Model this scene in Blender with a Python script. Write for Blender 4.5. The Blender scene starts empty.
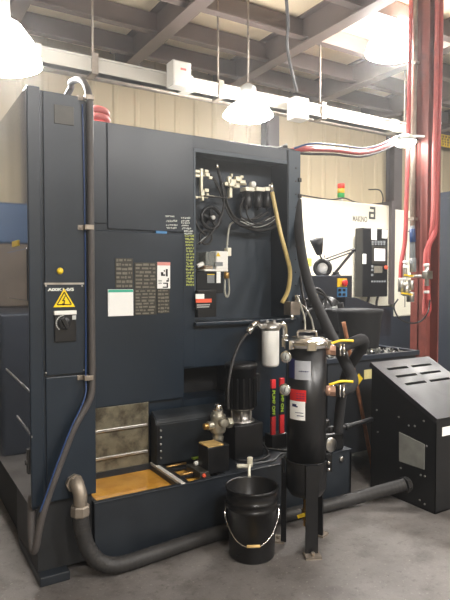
import bpy, bmesh, math, random
from mathutils import Vector, Matrix
random.seed(7)
S = bpy.context.scene
COL = S.collection
PI = math.pi

# ------------------------------------------------------------------ camera calibration (x runs along the machine, y into the shop)
TH = math.radians(31.3); PT = math.radians(2.05); FP = 560.0
CAM = Vector((-.689, -2.94, 1.58))
cu, su = math.cos(TH), math.sin(TH)
RT = Vector((cu, -su, 0))
FW = Vector((su*math.cos(PT), cu*math.cos(PT), -math.sin(PT)))
UP = Vector((su*math.sin(PT), cu*math.sin(PT), math.cos(PT)))
def ray(px, py): return FW + RT*((px-225)/FP) + UP*((300-py)/FP)
def _pl(px, py, ax, val):
    d = ray(px, py); return CAM + d*((val-CAM[ax])/d[ax])
def U(px, py, u): return _pl(px, py, 0, u)      # measured point on a plane across the shop
def V(px, py, v): return _pl(px, py, 1, v)      # ... on a plane along the machine
def Z(px, py, z): return _pl(px, py, 2, z)      # ... on a level plane
def D(px, py, d): return CAM + ray(px, py)*d    # ... at a distance

# ------------------------------------------------------------------ materials
def srgb(r, g, b):
    f = lambda c: ((c/255)/12.92 if c <= 10 else (((c/255)+.055)/1.055)**2.4)
    return (f(r), f(g), f(b))
def mat(name, col, rough=.5, metal=0.0, var=.12, scale=6.0, bump=0.0, bscale=60, coat=0.0, emit=None, estr=0, spec=.5, trans=0, rvar=0.0, dirt=None, dscale=3.0, dlo=.55, dhi=.7):
    m = bpy.data.materials.new(name); m.use_nodes = True
    nt = m.node_tree; b = nt.nodes['Principled BSDF']
    c = (col[0], col[1], col[2], 1)
    b.inputs['Base Color'].default_value = c
    b.inputs['Roughness'].default_value = rough
    b.inputs['Metallic'].default_value = metal
    b.inputs['Specular IOR Level'].default_value = spec
    b.inputs['Coat Weight'].default_value = coat
    b.inputs['Coat Roughness'].default_value = .08
    if trans: b.inputs['Transmission Weight'].default_value = trans
    tc = nt.nodes.new('ShaderNodeTexCoord')
    out = None
    if var > 0:
        n = nt.nodes.new('ShaderNodeTexNoise'); n.inputs['Scale'].default_value = scale; n.inputs['Detail'].default_value = 5
        nt.links.new(tc.outputs['Object'], n.inputs['Vector'])
        r = nt.nodes.new('ShaderNodeMapRange'); r.inputs['From Min'].default_value = .3; r.inputs['From Max'].default_value = .7
        r.inputs['To Min'].default_value = 1-var; r.inputs['To Max'].default_value = 1+var
        nt.links.new(n.outputs['Fac'], r.inputs['Value'])
        mx = nt.nodes.new('ShaderNodeVectorMath'); mx.operation = 'SCALE'; mx.inputs[0].default_value = col
        nt.links.new(r.outputs['Result'], mx.inputs['Scale']); out = mx.outputs['Vector']
        if rvar:
            rr = nt.nodes.new('ShaderNodeMapRange'); rr.inputs['From Min'].default_value = .3; rr.inputs['From Max'].default_value = .7
            rr.inputs['To Min'].default_value = max(.02, rough-rvar); rr.inputs['To Max'].default_value = rough+rvar
            nt.links.new(n.outputs['Fac'], rr.inputs['Value']); nt.links.new(rr.outputs['Result'], b.inputs['Roughness'])
    if dirt:
        n2 = nt.nodes.new('ShaderNodeTexNoise'); n2.inputs['Scale'].default_value = dscale; n2.inputs['Detail'].default_value = 8; n2.inputs['Roughness'].default_value = .65
        nt.links.new(tc.outputs['Object'], n2.inputs['Vector'])
        r2 = nt.nodes.new('ShaderNodeMapRange'); r2.inputs['From Min'].default_value = dlo; r2.inputs['From Max'].default_value = dhi
        nt.links.new(n2.outputs['Fac'], r2.inputs['Value'])
        mm = nt.nodes.new('ShaderNodeMix'); mm.data_type = 'RGBA'
        nt.links.new(r2.outputs['Result'], mm.inputs['Factor'])
        if out: nt.links.new(out, mm.inputs['A'])
        else: mm.inputs['A'].default_value = c
        mm.inputs['B'].default_value = (*dirt, 1); out = mm.outputs['Result']
    if out: nt.links.new(out, b.inputs['Base Color'])
    if bump:
        n3 = nt.nodes.new('ShaderNodeTexNoise'); n3.inputs['Scale'].default_value = bscale; n3.inputs['Detail'].default_value = 4
        nt.links.new(tc.outputs['Object'], n3.inputs['Vector'])
        bp = nt.nodes.new('ShaderNodeBump'); bp.inputs['Strength'].default_value = bump; bp.inputs['Distance'].default_value = .01
        nt.links.new(n3.outputs['Fac'], bp.inputs['Height']); nt.links.new(bp.outputs['Normal'], b.inputs['Normal'])
    if emit:
        b.inputs['Emission Color'].default_value = (*emit, 1); b.inputs['Emission Strength'].default_value = estr
    return m

M = {}
M['paint'] = mat('blue_black_paint', srgb(24, 36, 48), .34, var=.10, scale=2.5, rvar=.06, bump=.02, bscale=200)
M['paint_light'] = mat('blue_grey_frame_paint', srgb(52, 64, 75), .4, var=.06, scale=3)
M['gloss'] = mat('glossy_dark_panel', srgb(40, 48, 62), .07, var=.1, scale=2, coat=1.0, rvar=.02)
M['blk'] = mat('black_satin', srgb(16, 17, 20), .38, var=.15, scale=12, rvar=.06)
M['blkm'] = mat('black_matte', srgb(18, 19, 21), .8, var=.15, scale=12)
M['box_black'] = mat('black_powder_coat', srgb(19, 20, 22), .42, var=.12, scale=9, bump=.04, bscale=350, dirt=srgb(34, 35, 37), dscale=5, dlo=.62, dhi=.8)
M['recess'] = mat('recess_paint', srgb(38, 48, 58), .5, var=.12, scale=4)
M['rubber'] = mat('black_rubber', srgb(40, 39, 39), .6, var=.18, scale=15, bump=.12, bscale=90)
M['foam'] = mat('foam_pipe_sleeve', srgb(33, 33, 35), .8, var=.15, scale=18, bump=.15, bscale=120)
M['floor'] = None
M['chrome'] = mat('chrome', (.75, .74, .72), .18, 1.0, var=.06, scale=20)
M['steel'] = mat('dull_steel', (.48, .47, .45), .38, 1.0, var=.15, scale=18, rvar=.1)
M['steelb'] = mat('bright_cast_steel', srgb(168, 164, 150), .38, .6, var=.2, scale=22, rvar=.1)
M['creamb'] = mat('cream_metal', srgb(226, 220, 196), .35, .25, var=.1, scale=25)
M['galv'] = mat('galvanised_pipe', srgb(150, 140, 128), .5, .65, var=.2, scale=14, bump=.08, bscale=60)
M['rusty'] = mat('dirty_sheet_steel', srgb(116, 110, 92), .5, .35, var=.25, scale=14, dirt=srgb(60, 54, 42), dscale=9, dlo=.45, dhi=.65, rvar=.1)
M['brass'] = mat('brass', srgb(176, 140, 84), .35, .8, var=.15, scale=20)
M['white'] = mat('white_paint', srgb(235, 234, 228), .45, var=.03, scale=5)
M['whiteg'] = mat('grey_white_enamel', srgb(205, 202, 194), .4, var=.05, scale=5)
M['paper'] = mat('paper', srgb(246, 246, 242), .7, var=.02, scale=4)
M['cream'] = mat('cream_enamel', srgb(242, 238, 218), .35, var=.03, scale=2)
M['coolant'] = mat('milky_brown_coolant', srgb(208, 152, 60), .12, var=.10, scale=5, dirt=srgb(180, 122, 44), dscale=7, dlo=.5, dhi=.7, bump=.03, bscale=25)
M['yellow'] = mat('yellow_paint', srgb(240, 205, 40), .4, var=.05, scale=8)
M['yellowsign'] = mat('warning_yellow', srgb(250, 215, 20), .35, var=.02, scale=8)
M['red'] = mat('red_paint', srgb(205, 40, 40), .4, var=.08, scale=9)
M['redtape'] = mat('red_tape', srgb(226, 50, 56), .45, var=.05, scale=9)
M['redhose'] = mat('red_rubber_hose', srgb(178, 70, 68), .5, var=.12, scale=14)
M['pinkhose'] = mat('faded_pink_hose', srgb(196, 104, 100), .5, var=.1, scale=14)
M['column'] = mat('red_oxide_primer', srgb(124, 66, 58), .5, var=.12, scale=4, dirt=srgb(102, 55, 49), dscale=6, dlo=.5, dhi=.75)
M['green'] = mat('green_plastic', srgb(40, 150, 60), .35, var=.03)
M['teal'] = mat('teal_print', srgb(60, 178, 148), .5, var=.02)
M['orange'] = mat('orange_print', srgb(232, 96, 66), .45, var=.03)
M['bluel'] = mat('blue_plastic', srgb(70, 130, 180), .4, var=.05)
M['bluec'] = mat('blue_cable_sheath', srgb(36, 64, 112), .4, var=.05)
M['navy'] = mat('navy_print', srgb(40, 44, 92), .4, var=.05)
M['silver'] = mat('silver_sticker', srgb(196, 200, 208), .3, .3, var=.1, scale=20)
M['grey'] = mat('grey_plastic', srgb(124, 128, 130), .5, var=.06)
M['greyl'] = mat('light_grey_plastic', srgb(190, 192, 188), .45, var=.05)
M['plate'] = mat('dark_instruction_plate', srgb(58, 56, 50), .4, .2, var=.15, scale=30)
M['platel'] = mat('worn_print', srgb(112, 108, 96), .5, var=.2, scale=40)
M['chalk'] = mat('chalk_paint_marker', srgb(236, 240, 232), .7, var=.1, scale=40)
M['chalky'] = mat('yellow_paint_marker', srgb(206, 216, 120), .7, var=.1, scale=40)
M['yhose'] = mat('yellowed_clear_hose', srgb(214, 190, 124), .35, var=.08, scale=20)
M['ghose'] = mat('grey_clear_hose', srgb(168, 166, 154), .35, var=.08, scale=20)
M['lime'] = mat('lime_print', srgb(176, 214, 60), .5, var=.02)
M['screen'] = mat('lit_screen', srgb(220, 214, 214), .3, var=.02, emit=srgb(235, 225, 228), estr=.5)
M['wall'] = mat('beige_wall_sheet', srgb(186, 172, 142), .55, var=.05, scale=1.5)
M['ceil'] = mat('ceiling_insulation', srgb(236, 218, 186), .7, var=.05, scale=2, bump=.1, bscale=8)
M['beam'] = mat('brown_grey_beam', srgb(104, 92, 88), .55, var=.1, scale=3)
M['wallcol'] = mat('dark_steel_post', srgb(84, 78, 78), .55, var=.1, scale=3)
M['bus'] = mat('white_busway', srgb(178, 174, 164), .4, .1, var=.06, scale=4)
M['dkmach'] = mat('dark_slate_enamel', srgb(42, 48, 58), .4, var=.1, scale=2)
M['bluerefl'] = mat('blue_enamel', srgb(58, 84, 118), .45, var=.06, scale=2)
M['brown'] = mat('brown_board', srgb(104, 92, 80), .6, var=.2, scale=6)
M['rod'] = mat('rusted_rod', srgb(150, 98, 66), .7, .1, var=.3, scale=20, dirt=srgb(70, 44, 32), dscale=14)
M['card'] = mat('tan_label', srgb(192, 160, 100), .6, var=.1, scale=25)
M['plastic_clear'] = mat('smoky_clear_plastic', srgb(200, 205, 200), .1, var=0, trans=.7)
M['chips'] = mat('metal_chips', (.42, .42, .40), .4, .8, var=.3, scale=60)
LC = (1.0, .965, .925)
M['lamp'] = mat('lamp_lens', (.9, .9, .88), .4, var=0, emit=LC, estr=125)
M['lampside'] = mat('lamp_refractor', (.85, .84, .8), .4, var=0, emit=LC, estr=26)
M['lampsmall'] = mat('small_lamp_lens', (.9, .9, .88), .4, var=0, emit=LC, estr=45)

def floor_mat():
    m = bpy.data.materials.new('worn_concrete'); m.use_nodes = True
    nt = m.node_tree; b = nt.nodes['Principled BSDF']; tc = nt.nodes.new('ShaderNodeTexCoord')
    def noise(s, d, ro=.6):
        n = nt.nodes.new('ShaderNodeTexNoise'); n.inputs['Scale'].default_value = s; n.inputs['Detail'].default_value = d; n.inputs['Roughness'].default_value = ro
        nt.links.new(tc.outputs['Object'], n.inputs['Vector']); return n
    def ramp(n, lo, hi):
        r = nt.nodes.new('ShaderNodeMapRange'); r.inputs['From Min'].default_value = lo; r.inputs['From Max'].default_value = hi
        nt.links.new(n.outputs['Fac'], r.inputs['Value']); return r
    def mix(fac, A, B):
        mm = nt.nodes.new('ShaderNodeMix'); mm.data_type = 'RGBA'; nt.links.new(fac.outputs['Result'], mm.inputs['Factor'])
        if isinstance(A, tuple): mm.inputs['A'].default_value = (*A, 1)
        else: nt.links.new(A, mm.inputs['A'])
        mm.inputs['B'].default_value = (*B, 1); return mm.outputs['Result']
    c = mix(ramp(noise(1.1, 6), .35, .65), srgb(116, 112, 109), srgb(88, 84, 81))
    c = mix(ramp(noise(4.5, 8, .7), .52, .72), c, srgb(68, 63, 60))
    c = mix(ramp(noise(22, 8, .75), .55, .70), c, srgb(56, 51, 48))
    c = mix(ramp(noise(55, 4, .6), .62, .72), c, srgb(140, 136, 130))
    nt.links.new(c, b.inputs['Base Color'])
    rr = ramp(noise(2.2, 7), .3, .7); rr.inputs['To Min'].default_value = .28; rr.inputs['To Max'].default_value = .55
    nt.links.new(rr.outputs['Result'], b.inputs['Roughness'])
    bp = nt.nodes.new('ShaderNodeBump'); bp.inputs['Strength'].default_value = .12; bp.inputs['Distance'].default_value = .01
    nt.links.new(noise(45, 6).outputs['Fac'], bp.inputs['Height']); nt.links.new(bp.outputs['Normal'], b.inputs['Normal'])
    return m
M['floor'] = floor_mat()
M['tankp'] = mat('tank_paint', srgb(27, 33, 40), .45, var=.15, scale=5, rvar=.08, dirt=srgb(46, 49, 51), dscale=14, dlo=.66, dhi=.74)

# ------------------------------------------------------------------ mesh builder
def cr(pts, n=8):
    P = [Vector(p) for p in pts]
    if len(P) < 3: return P
    E = [P[0]*2-P[1]] + P + [P[-1]*2-P[-2]]
    out = []
    for i in range(1, len(E)-2):
        a, b, c, d = E[i-1], E[i], E[i+1], E[i+2]
        for k in range(n):
            t = k/n
            out.append(.5*((2*b)+(c-a)*t+(2*a-5*b+4*c-d)*t*t+(3*b-a-3*c+d)*t**3))
    out.append(P[-1]); return out

class MB:
    def __init__(s): s.bm = bmesh.new()
    def box(s, x0, x1, y0, y1, z0, z1, bev=0.0, seg=2):
        r = bmesh.ops.create_cube(s.bm, size=1)
        vs = r['verts']
        for v in vs:
            v.co = Vector(((x0+x1)/2+v.co.x*(x1-x0), (y0+y1)/2+v.co.y*(y1-y0), (z0+z1)/2+v.co.z*(z1-z0)))
        if bev > 0:
            es = list({e for v in vs for e in v.link_edges})
            bmesh.ops.bevel(s.bm, geom=es, offset=bev, segments=seg, affect='EDGES', profile=.5)
        return s
    def obox(s, c, ax, ay, az, hx, hy, hz, bev=0.0):
        c, ax, ay, az = Vector(c), Vector(ax).normalized(), Vector(ay).normalized(), Vector(az).normalized()
        r = bmesh.ops.create_cube(s.bm, size=2); vs = r['verts']
        for v in vs: v.co = c+ax*(v.co.x*hx)+ay*(v.co.y*hy)+az*(v.co.z*hz)
        if bev > 0:
            es = list({e for v in vs for e in v.link_edges})
            bmesh.ops.bevel(s.bm, geom=es, offset=bev, segments=2, affect='EDGES', profile=.5)
        return s
    def bar(s, a, b, w, d, upv=(0, 0, 1), bev=0.0):
        a, b = Vector(a), Vector(b); az = (b-a); L = az.length; az.normalize()
        ax = az.cross(Vector(upv))
        if ax.length < 1e-4: ax = az.cross(Vector((1, 0, 0)))
        ax.normalize(); ay = az.cross(ax)
        return s.obox((a+b)/2, ax, ay, az, w/2, d/2, L/2, bev)
    def lathe(s, o, prof, seg=28, axis=(0, 0, 1), smooth=True, close=True):
        o = Vector(o); az = Vector(axis).normalized()
        ax = az.cross(Vector((0, 0, 1)) if abs(az.z) < .9 else Vector((1, 0, 0))).normalized(); ay = az.cross(ax)
        rings = []
        for (r, h) in prof:
            if r < 1e-5: rings.append([s.bm.verts.new(o+az*h)])
            else: rings.append([s.bm.verts.new(o+az*h+(ax*math.cos(2*PI*k/seg)+ay*math.sin(2*PI*k/seg))*r) for k in range(seg)])
        for i in range(len(rings)-1):
            A, B = rings[i], rings[i+1]
            for k in range(seg):
                k2 = (k+1) % seg
                if len(A) == 1 and len(B) == 1: continue
                if len(A) == 1: f = [A[0], B[k2], B[k]]
                elif len(B) == 1: f = [A[k], A[k2], B[0]]
                else: f = [A[k], A[k2], B[k2], B[k]]
                fc = s.bm.faces.new(f); fc.smooth = smooth
        if close:
            for rg, fl in ((rings[0], True), (rings[-1], False)):
                if len(rg) > 2:
                    try: s.bm.faces.new(list(reversed(rg)) if fl else rg)
                    except Exception: pass
        return s
    def cyl(s, a, b, r, r1=None, seg=20, bev=None):
        a, b = Vector(a), Vector(b); L = (b-a).length; r1 = r if r1 is None else r1
        e = bev if bev is not None else min(r, r1, L)*.12
        return s.lathe(a, [(0, 0), (r-e, 0), (r, e), (r1, L-e), (r1-e, L), (0, L)], seg, b-a, close=False)
    def tube(s, pts, r, seg=10, n=8, smooth=True, rad=None):
        P = cr(pts, n) if n else [Vector(p) for p in pts]
        t0 = (P[1]-P[0]).normalized()
        nx = t0.cross(Vector((0, 0, 1)))
        if nx.length < .05: nx = t0.cross(Vector((1, 0, 0)))
        nx.normalize(); rings = []
        for i, p in enumerate(P):
            t = (P[min(i+1, len(P)-1)]-P[max(i-1, 0)]).normalized()
            nx = nx-t*nx.dot(t); nx.normalize(); ny = t.cross(nx)
            rr = r if rad is None else r*rad(i)
            rings.append([s.bm.verts.new(p+(nx*math.cos(2*PI*k/seg)+ny*math.sin(2*PI*k/seg))*rr) for k in range(seg)])
        for i in range(len(rings)-1):
            for k in range(seg):
                f = s.bm.faces.new([rings[i][k], rings[i][(k+1) % seg], rings[i+1][(k+1) % seg], rings[i+1][k]]); f.smooth = smooth
        s.bm.faces.new(list(reversed(rings[0]))); s.bm.faces.new(rings[-1])
        return s
    def torus(s, c, R, r, axis=(0, 0, 1), seg=32, ns=8, a0=0, a1=2*PI):
        c = Vector(c); az = Vector(axis).normalized()
        ax = az.cross(Vector((0, 0, 1)) if abs(az.z) < .9 else Vector((1, 0, 0))).normalized(); ay = az.cross(ax)
        rings = []
        for k in range(seg):
            a = 2*PI*k/seg; d = ax*math.cos(a)+ay*math.sin(a)
            rings.append([s.bm.verts.new(c+d*(R+r*math.cos(2*PI*j/ns))+az*(r*math.sin(2*PI*j/ns))) for j in range(ns)])
        for k in range(seg):
            for j in range(ns):
                f = s.bm.faces.new([rings[k][j], rings[(k+1) % seg][j], rings[(k+1) % seg][(j+1) % ns], rings[k][(j+1) % ns]]); f.smooth = True
        return s
    def prism(s, poly, vec, bev=0.0):
        vec = Vector(vec); A = [s.bm.verts.new(Vector(p)) for p in poly]; B = [s.bm.verts.new(Vector(p)+vec) for p in poly]
        n = len(A); fs = [s.bm.faces.new(A), s.bm.faces.new(list(reversed(B)))]
        for k in range(n): fs.append(s.bm.faces.new([A[k], B[k], B[(k+1) % n], A[(k+1) % n]]))
        bmesh.ops.recalc_face_normals(s.bm, faces=fs)
        if bev > 0:
            es = list({e for f in fs for e in f.edges}); bmesh.ops.bevel(s.bm, geom=es, offset=bev, segments=2, affect='EDGES')
        return s
    def plate(s, cells, x0, x1, y0, y1, xs, ys, org, ax, ay, th):
        pass
    def patch(s, c, r, a0, a1, z0, z1, th=.002, seg=14):
        c = Vector(c)
        def pt(a, z, rr): return c+Vector((math.cos(a)*rr, math.sin(a)*rr, 0))+Vector((0, 0, z))
        g = [[[s.bm.verts.new(pt(a0+(a1-a0)*k/seg, z, rr)) for z in (z0, z1)] for k in range(seg+1)] for rr in (r, r+th)]
        fs = []
        for k in range(seg):
            fs.append(s.bm.faces.new([g[1][k][0], g[1][k+1][0], g[1][k+1][1], g[1][k][1]]))
            fs.append(s.bm.faces.new([g[0][k][1], g[0][k+1][1], g[0][k+1][0], g[0][k][0]]))
            for j in (0, 1): fs.append(s.bm.faces.new([g[0][k][j], g[0][k+1][j], g[1][k+1][j], g[1][k][j]]))
        for k in (0, seg): fs.append(s.bm.faces.new([g[0][k][0], g[0][k][1], g[1][k][1], g[1][k][0]]))
        bmesh.ops.recalc_face_normals(s.bm, faces=fs)
        return s
    def text(s, txt, size, o, right, up, depth=.0015, bold=0.0, align='LEFT', fit=None):
        cv = bpy.data.curves.new('t', 'FONT'); cv.body = txt; cv.size = size; cv.extrude = depth; cv.offset = bold; cv.resolution_u = 3
        cv.align_x = align
        ob = bpy.data.objects.new('t', cv); COL.objects.link(ob)
        dg = bpy.context.evaluated_depsgraph_get(); dg.update()
        me = bpy.data.meshes.new_from_object(ob.evaluated_get(dg))
        right, up = Vector(right).normalized(), Vector(up).normalized(); nrm = right.cross(up); o = Vector(o)
        k = 1.0
        if fit:
            xs = [v.co.x for v in me.vertices]
            if xs and max(xs)-min(xs) > 0: k = fit/(max(xs)-min(xs))
        base = len(s.bm.verts); vs = [s.bm.verts.new(o+right*(v.co.x*k)+up*v.co.y+nrm*v.co.z) for v in me.vertices]
        for p in me.polygons:
            try: s.bm.faces.new([vs[i] for i in p.vertices])
            except Exception: pass
        bpy.data.objects.remove(ob); bpy.data.meshes.remove(me); bpy.data.curves.remove(cv)
        return s
    def build(s, name, m, parent=None, origin=None):
        me = bpy.data.meshes.new(name); 
        bmesh.ops.recalc_face_normals(s.bm, faces=s.bm.faces[:])
        if parent is not None: o0 = POS[parent.name]
        elif origin is not None: o0 = Vector(origin)
        else:
            xs = [v.co for v in s.bm.verts]
            o0 = Vector(((min(p.x for p in xs)+max(p.x for p in xs))/2, (min(p.y for p in xs)+max(p.y for p in xs))/2, min(p.z for p in xs)))
        for v in s.bm.verts: v.co -= o0
        s.bm.to_mesh(me); s.bm.free()
        me.materials.append(m if not isinstance(m, str) else M[m])
        ob = bpy.data.objects.new(name, me); COL.objects.link(ob)
        if parent is not None: ob.parent = parent
        else: ob.location = o0
        POS[ob.name] = o0.copy()
        return ob
POS = {}
def tag(o, label, cat, group=None, kind=None):
    o['label'] = label; o['category'] = cat
    if group: o['group'] = group
    if kind: o['kind'] = kind
    return o
def thing(name, label, cat, loc, group=None):
    o = bpy.data.objects.new(name, None); COL.objects.link(o); o.location = loc; o.empty_display_size = .1
    POS[o.name] = Vector(loc); return tag(o, label, cat, group)
def struct(mb, name, m):
    o = mb.build(name, m, origin=(0, 0, 0)); o['kind'] = 'structure'; return o
def lab(o, s): o['label'] = s; return o
FR = ((1, 0, 0), (0, 0, 1))      # lettering on a face that looks towards the viewer's side

# ================================================================== SETTING
X0, X1, Y0, Y1, H = -7.0, 13.0, -8.0, 4.3, 4.6
struct(MB().box(X0, X1, Y0, Y1, -.1, 0), 'floor', 'floor')
struct(MB().box(X0, X1, Y0, Y1, H, H+.1), 'ceiling', 'ceil')
w = MB().box(X0, X1, Y1, Y1+.08, 0, H)
x = X0+.15
while x < X1:
    w.prism([(x-.045, Y1, 0), (x-.02, Y1-.014, 0), (x+.02, Y1-.014, 0), (x+.045, Y1, 0)], (0, 0, H)); x += .305
struct(w, 'wall_back', 'wall')
struct(MB().box(X0-.1, X0, Y0, Y1, 0, H), 'wall_left', 'wall')
struct(MB().box(X1, X1+.1, Y0, Y1, 0, H), 'wall_right', 'wall')
struct(MB().box(X0, X1, Y0-.1, Y0, 0, H), 'wall_front', 'wall')
def ibeam(mb, a, b, w, h, tf=.018, tw=.014):     # horizontal beam, a,b = centre line at bottom flange
    a, b = Vector(a), Vector(b); L = b-a
    mb.bar(a+Vector((0, 0, tf/2)), b+Vector((0, 0, tf/2)), w, tf); mb.bar(a+Vector((0, 0, h-tf/2)), b+Vector((0, 0, h-tf/2)), w, tf)
    mb.bar(a+Vector((0, 0, h/2)), b+Vector((0, 0, h/2)), tw, h-2*tf)
    return mb
n = 1
for xr in (-4.0, -1.0, .5, 2.0, 3.5, 5.0, 6.5, 8.0, 9.5):
    struct(ibeam(MB(), (xr, Y0, 4.27), (xr, Y1, 4.27), .16, .33), 'trim_%d' % n, 'beam'); n += 1
for yp in (-5.5, -4.0, -2.5, -1.0, .3, 1.35, 2.2, 2.95, 3.65):
    m_ = MB(); m_.box(X0, X1, yp, yp+.012, 4.34, 4.58); m_.box(X0, X1, yp-.09, yp+.0, 4.34, 4.355); m_.box(X0, X1, yp+.012, yp+.1, 4.565, 4.58)
    struct(m_, 'trim_%d' % n, 'beam'); n += 1
struct(MB().box(X0, X1, Y1-.22, Y1-.03, 4.2, 4.42), 'trim_%d' % n, 'beam'); n += 1   # eave beam
for xc in (-1.0, 4.45, 7.2, 9.9):
    m_ = MB(); m_.box(xc-.1, xc+.1, Y1-.23, Y1-.215, 0, 4.27); m_.box(xc-.1, xc+.1, Y1-.045, Y1-.03, 0, 4.27); m_.box(xc-.01, xc+.01, Y1-.215, Y1-.045, 0, 4.27)
    struct(m_, 'trim_%d' % n, 'wallcol'); n += 1

# ================================================================== BIG MACHINE
mc = thing('machining_center', 'large dark blue-black machine tool filling the middle, open service bay at upper right', 'machine', (1.0, 1.6, 0))
e = MB()
e.box(-.03, 2.06, .72, 3.0, .40, 2.57)                          # core
e.box(-.03, .28, .40, .74, .40, 2.57)
e.box(.25, 1.15, .5, .74, .98, 2.576, .006)                      # front skin left
e.box(.25, 1.06, .5, .74, .40, 1.0)
e.box(1.14, 1.97, .5, .74, 2.482, 2.576, .006)
e.box(1.955, 2.08, .49, .74, .40, 2.578, .008)
e.box(1.05, 1.97, .5, .74, .965, 1.285, .006)
e.box(1.46, 1.97, .5, .74, .40, .98)
e.box(1.05, 1.48, .5, .74, .40, .75)
e.build('enclosure', 'paint', mc)
MB().box(.0, 2.02, .56, 2.9, 0.0, .41).build('base_plinth', 'blkm', mc)
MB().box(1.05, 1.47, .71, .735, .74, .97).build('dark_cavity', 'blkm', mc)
MB().box(1.15, 1.96, .70, .725, 1.28, 2.49).build('bay_back_panel', 'recess', mc)
MB().box(1.14, 2.02, .45, .503, 1.262, 1.288, .006).build('bay_ledge', 'paint', mc)
MB().box(.30, .522, .488, .503, 1.935, 2.572, .004).build('corner_panel', 'paint', mc)
MB().box(.528, 1.143, .488, .503, 1.905, 2.572, .004).build('upper_panel', 'paint', mc)
MB().box(.30, 1.058, .470, .503, .77, 1.893, .008).build('lower_door_panel', 'paint', mc)
MB().box(.85, .93, .468, .486, 1.888, 1.905).build('door_catch', 'bluel', mc)
MB().box(1.062, 1.147, .488, .503, .98, 1.90, .003).build('door_side_strip', 'paint', mc)
MB().box(1.15, 1.958, .498, .52, 2.462, 2.49, .003).box(1.148, 1.165, .498, .52, 1.29, 2.47, .003).build('bay_trim', 'paint_light', mc)
MB().box(1.962, 2.075, .482, .492, 1.29, 2.57, .003).build('bay_right_frame', 'paint_light', mc)
# left side of the machine
MB().box(-.060, -.03, .012, 2.9, .39, 2.56, .004).build('side_panel', 'gloss', mc)
wa, wb = U(26.5, 248, -.066), U(8, 298, -.066)
sw = MB().box(-.067, -.058, wa.y, wb.y, wb.z, wa.z, .004).build('side_window', 'gloss', mc)
wa, wb = U(17.5, 240, -.066), U(12, 247, -.066)
MB().box(-.066, -.058, wa.y, wb.y, wb.z, wa.z).build('yellow_side_sticker', 'yellow', mc)
hb = MB(); q = U(30, 462, -.06); hb.box(-.075, -.057, q.y-.015, q.y+.02, q.z-.06, q.z+.07, .004); hb.cyl((-.085, q.y, q.z), (-.058, q.y, q.z), .013)
hb.build('side_latch', 'rubber', mc)
for (a, b) in ((U(6, 369, -.061), U(30, 392, -.061)), (U(17, 416, -.061), U(32, 437, -.061))): MB().bar(a, b, .010, .006, (1, 0, 0)).build('side_reflection_streak', 'steel', mc)  # bars stand in for light streaks reflected in the glossy panel
# electrical cabinet
cab = MB(); cab.box(-.05, .28, .008, .42, .415, 2.545, .004)
cab.box(-.066, .0, -.010, .012, .41, 2.555, .006)                # corner post
cab = cab.build('electrical_cabinet', 'paint', mc)
MB().box(.014, .236, -.008, .012, 1.085, 2.54, .004).build('cabinet_door', 'paint', cab)
MB().box(.014, .276, -.003, .012, .42, 1.075, .004).build('cabinet_lower_panel', 'paint', cab)
MB().box(.238, .278, -.003, .012, 1.085, 2.54, .003).build('cabinet_side_post', 'paint', cab)
a, b = V(54, 104, -.01), V(74, 126, -.01)
MB().box(a.x, b.x, -.012, -.006, b.z, a.z, .002).build('vent_grille', 'plate', cab)
p = V(60, 271, -.01); MB().lathe((p.x, -.006, p.z), [(0, 0), (.017, 0), (.017, .008), (.013, .016), (0, .02)], 18, (0, -1, 0)).build('yellow_indicator_lamp', 'yellow', cab)
a, b = V(44, 283.5, -.01), V(84, 281, -.01)
MB().box(a.x, b.x, -.012, -.006, a.z-.006, a.z+.004).build('metal_strip', 'steel', cab)
p = V(48, 289.5, -.01); MB().text('A00K1-0/5', .022, (p.x, -.0085, p.z-.008), *FR, fit=.135, bold=.0006).build('cabinet_tag_lettering', 'chalk', cab)
# warning triangle
T0, TL, TR = V(64, 289, -.01), V(53.5, 307, -.01), V(75, 306.5, -.01)
def tri(mb, c, s, y0, y1):
    h = s*math.sqrt(3)/2
    mb.prism([(c.x-s/2, y0, c.z-h/3), (c.x+s/2, y0, c.z-h/3), (c.x, y0, c.z+2*h/3)], (0, y1-y0, 0)); return mb
cz = Vector((TL.x/2+TR.x/2, 0, TL.z+(T0.z-TL.z)/3))
tri(MB(), cz, .112, -.0105, -.0075).build('warning_sign', 'yellowsign', cab)
t_ = MB(); q = [Vector((cz.x+.043*math.cos(a), -.0115, cz.z+.043*math.sin(a)+0.002)) for a in (PI/2, PI/2+2*PI/3, PI/2+4*PI/3)]
for i in range(3): t_.bar(q[i], q[(i+1) % 3], .005, .002, (0, 1, 0))
bl = [(.006, .026), (-.010, .0), (.003, .002), (-.006, -.022)]
for i in range(3): t_.bar((cz.x+bl[i][0], -.0115, cz.z+bl[i][1]), (cz.x+bl[i+1][0], -.0115, cz.z+bl[i+1][1]), .0045, .002, (0, 1, 0))
t_.bar((cz.x-.006, -.0115, cz.z-.022), (cz.x+.002, -.0115, cz.z-.015), .004, .002, (0, 1, 0)); t_.bar((cz.x-.006, -.0115, cz.z-.022), (cz.x-.011, -.0115, cz.z-.013), .004, .002, (0, 1, 0))
t_.build('warning_symbol', 'blkm', cab)
a, b = V(54, 312, -.01), V(76, 341, -.01)
MB().box(a.x, b.x, -.02, -.006, b.z, a.z, .004).build('switch_plate', 'blk', cab)
MB().box(a.x-.002, b.x+.002, -.024, -.006, a.z-.016, a.z+.006, .003).build('switch_top_strip', 'white', cab)
MB().box(b.x-.022, b.x-.002, -.023, -.019, a.z-.042, a.z-.02).build('switch_tag', 'greyl', cab)
p = V(64, 323, -.02)
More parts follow.
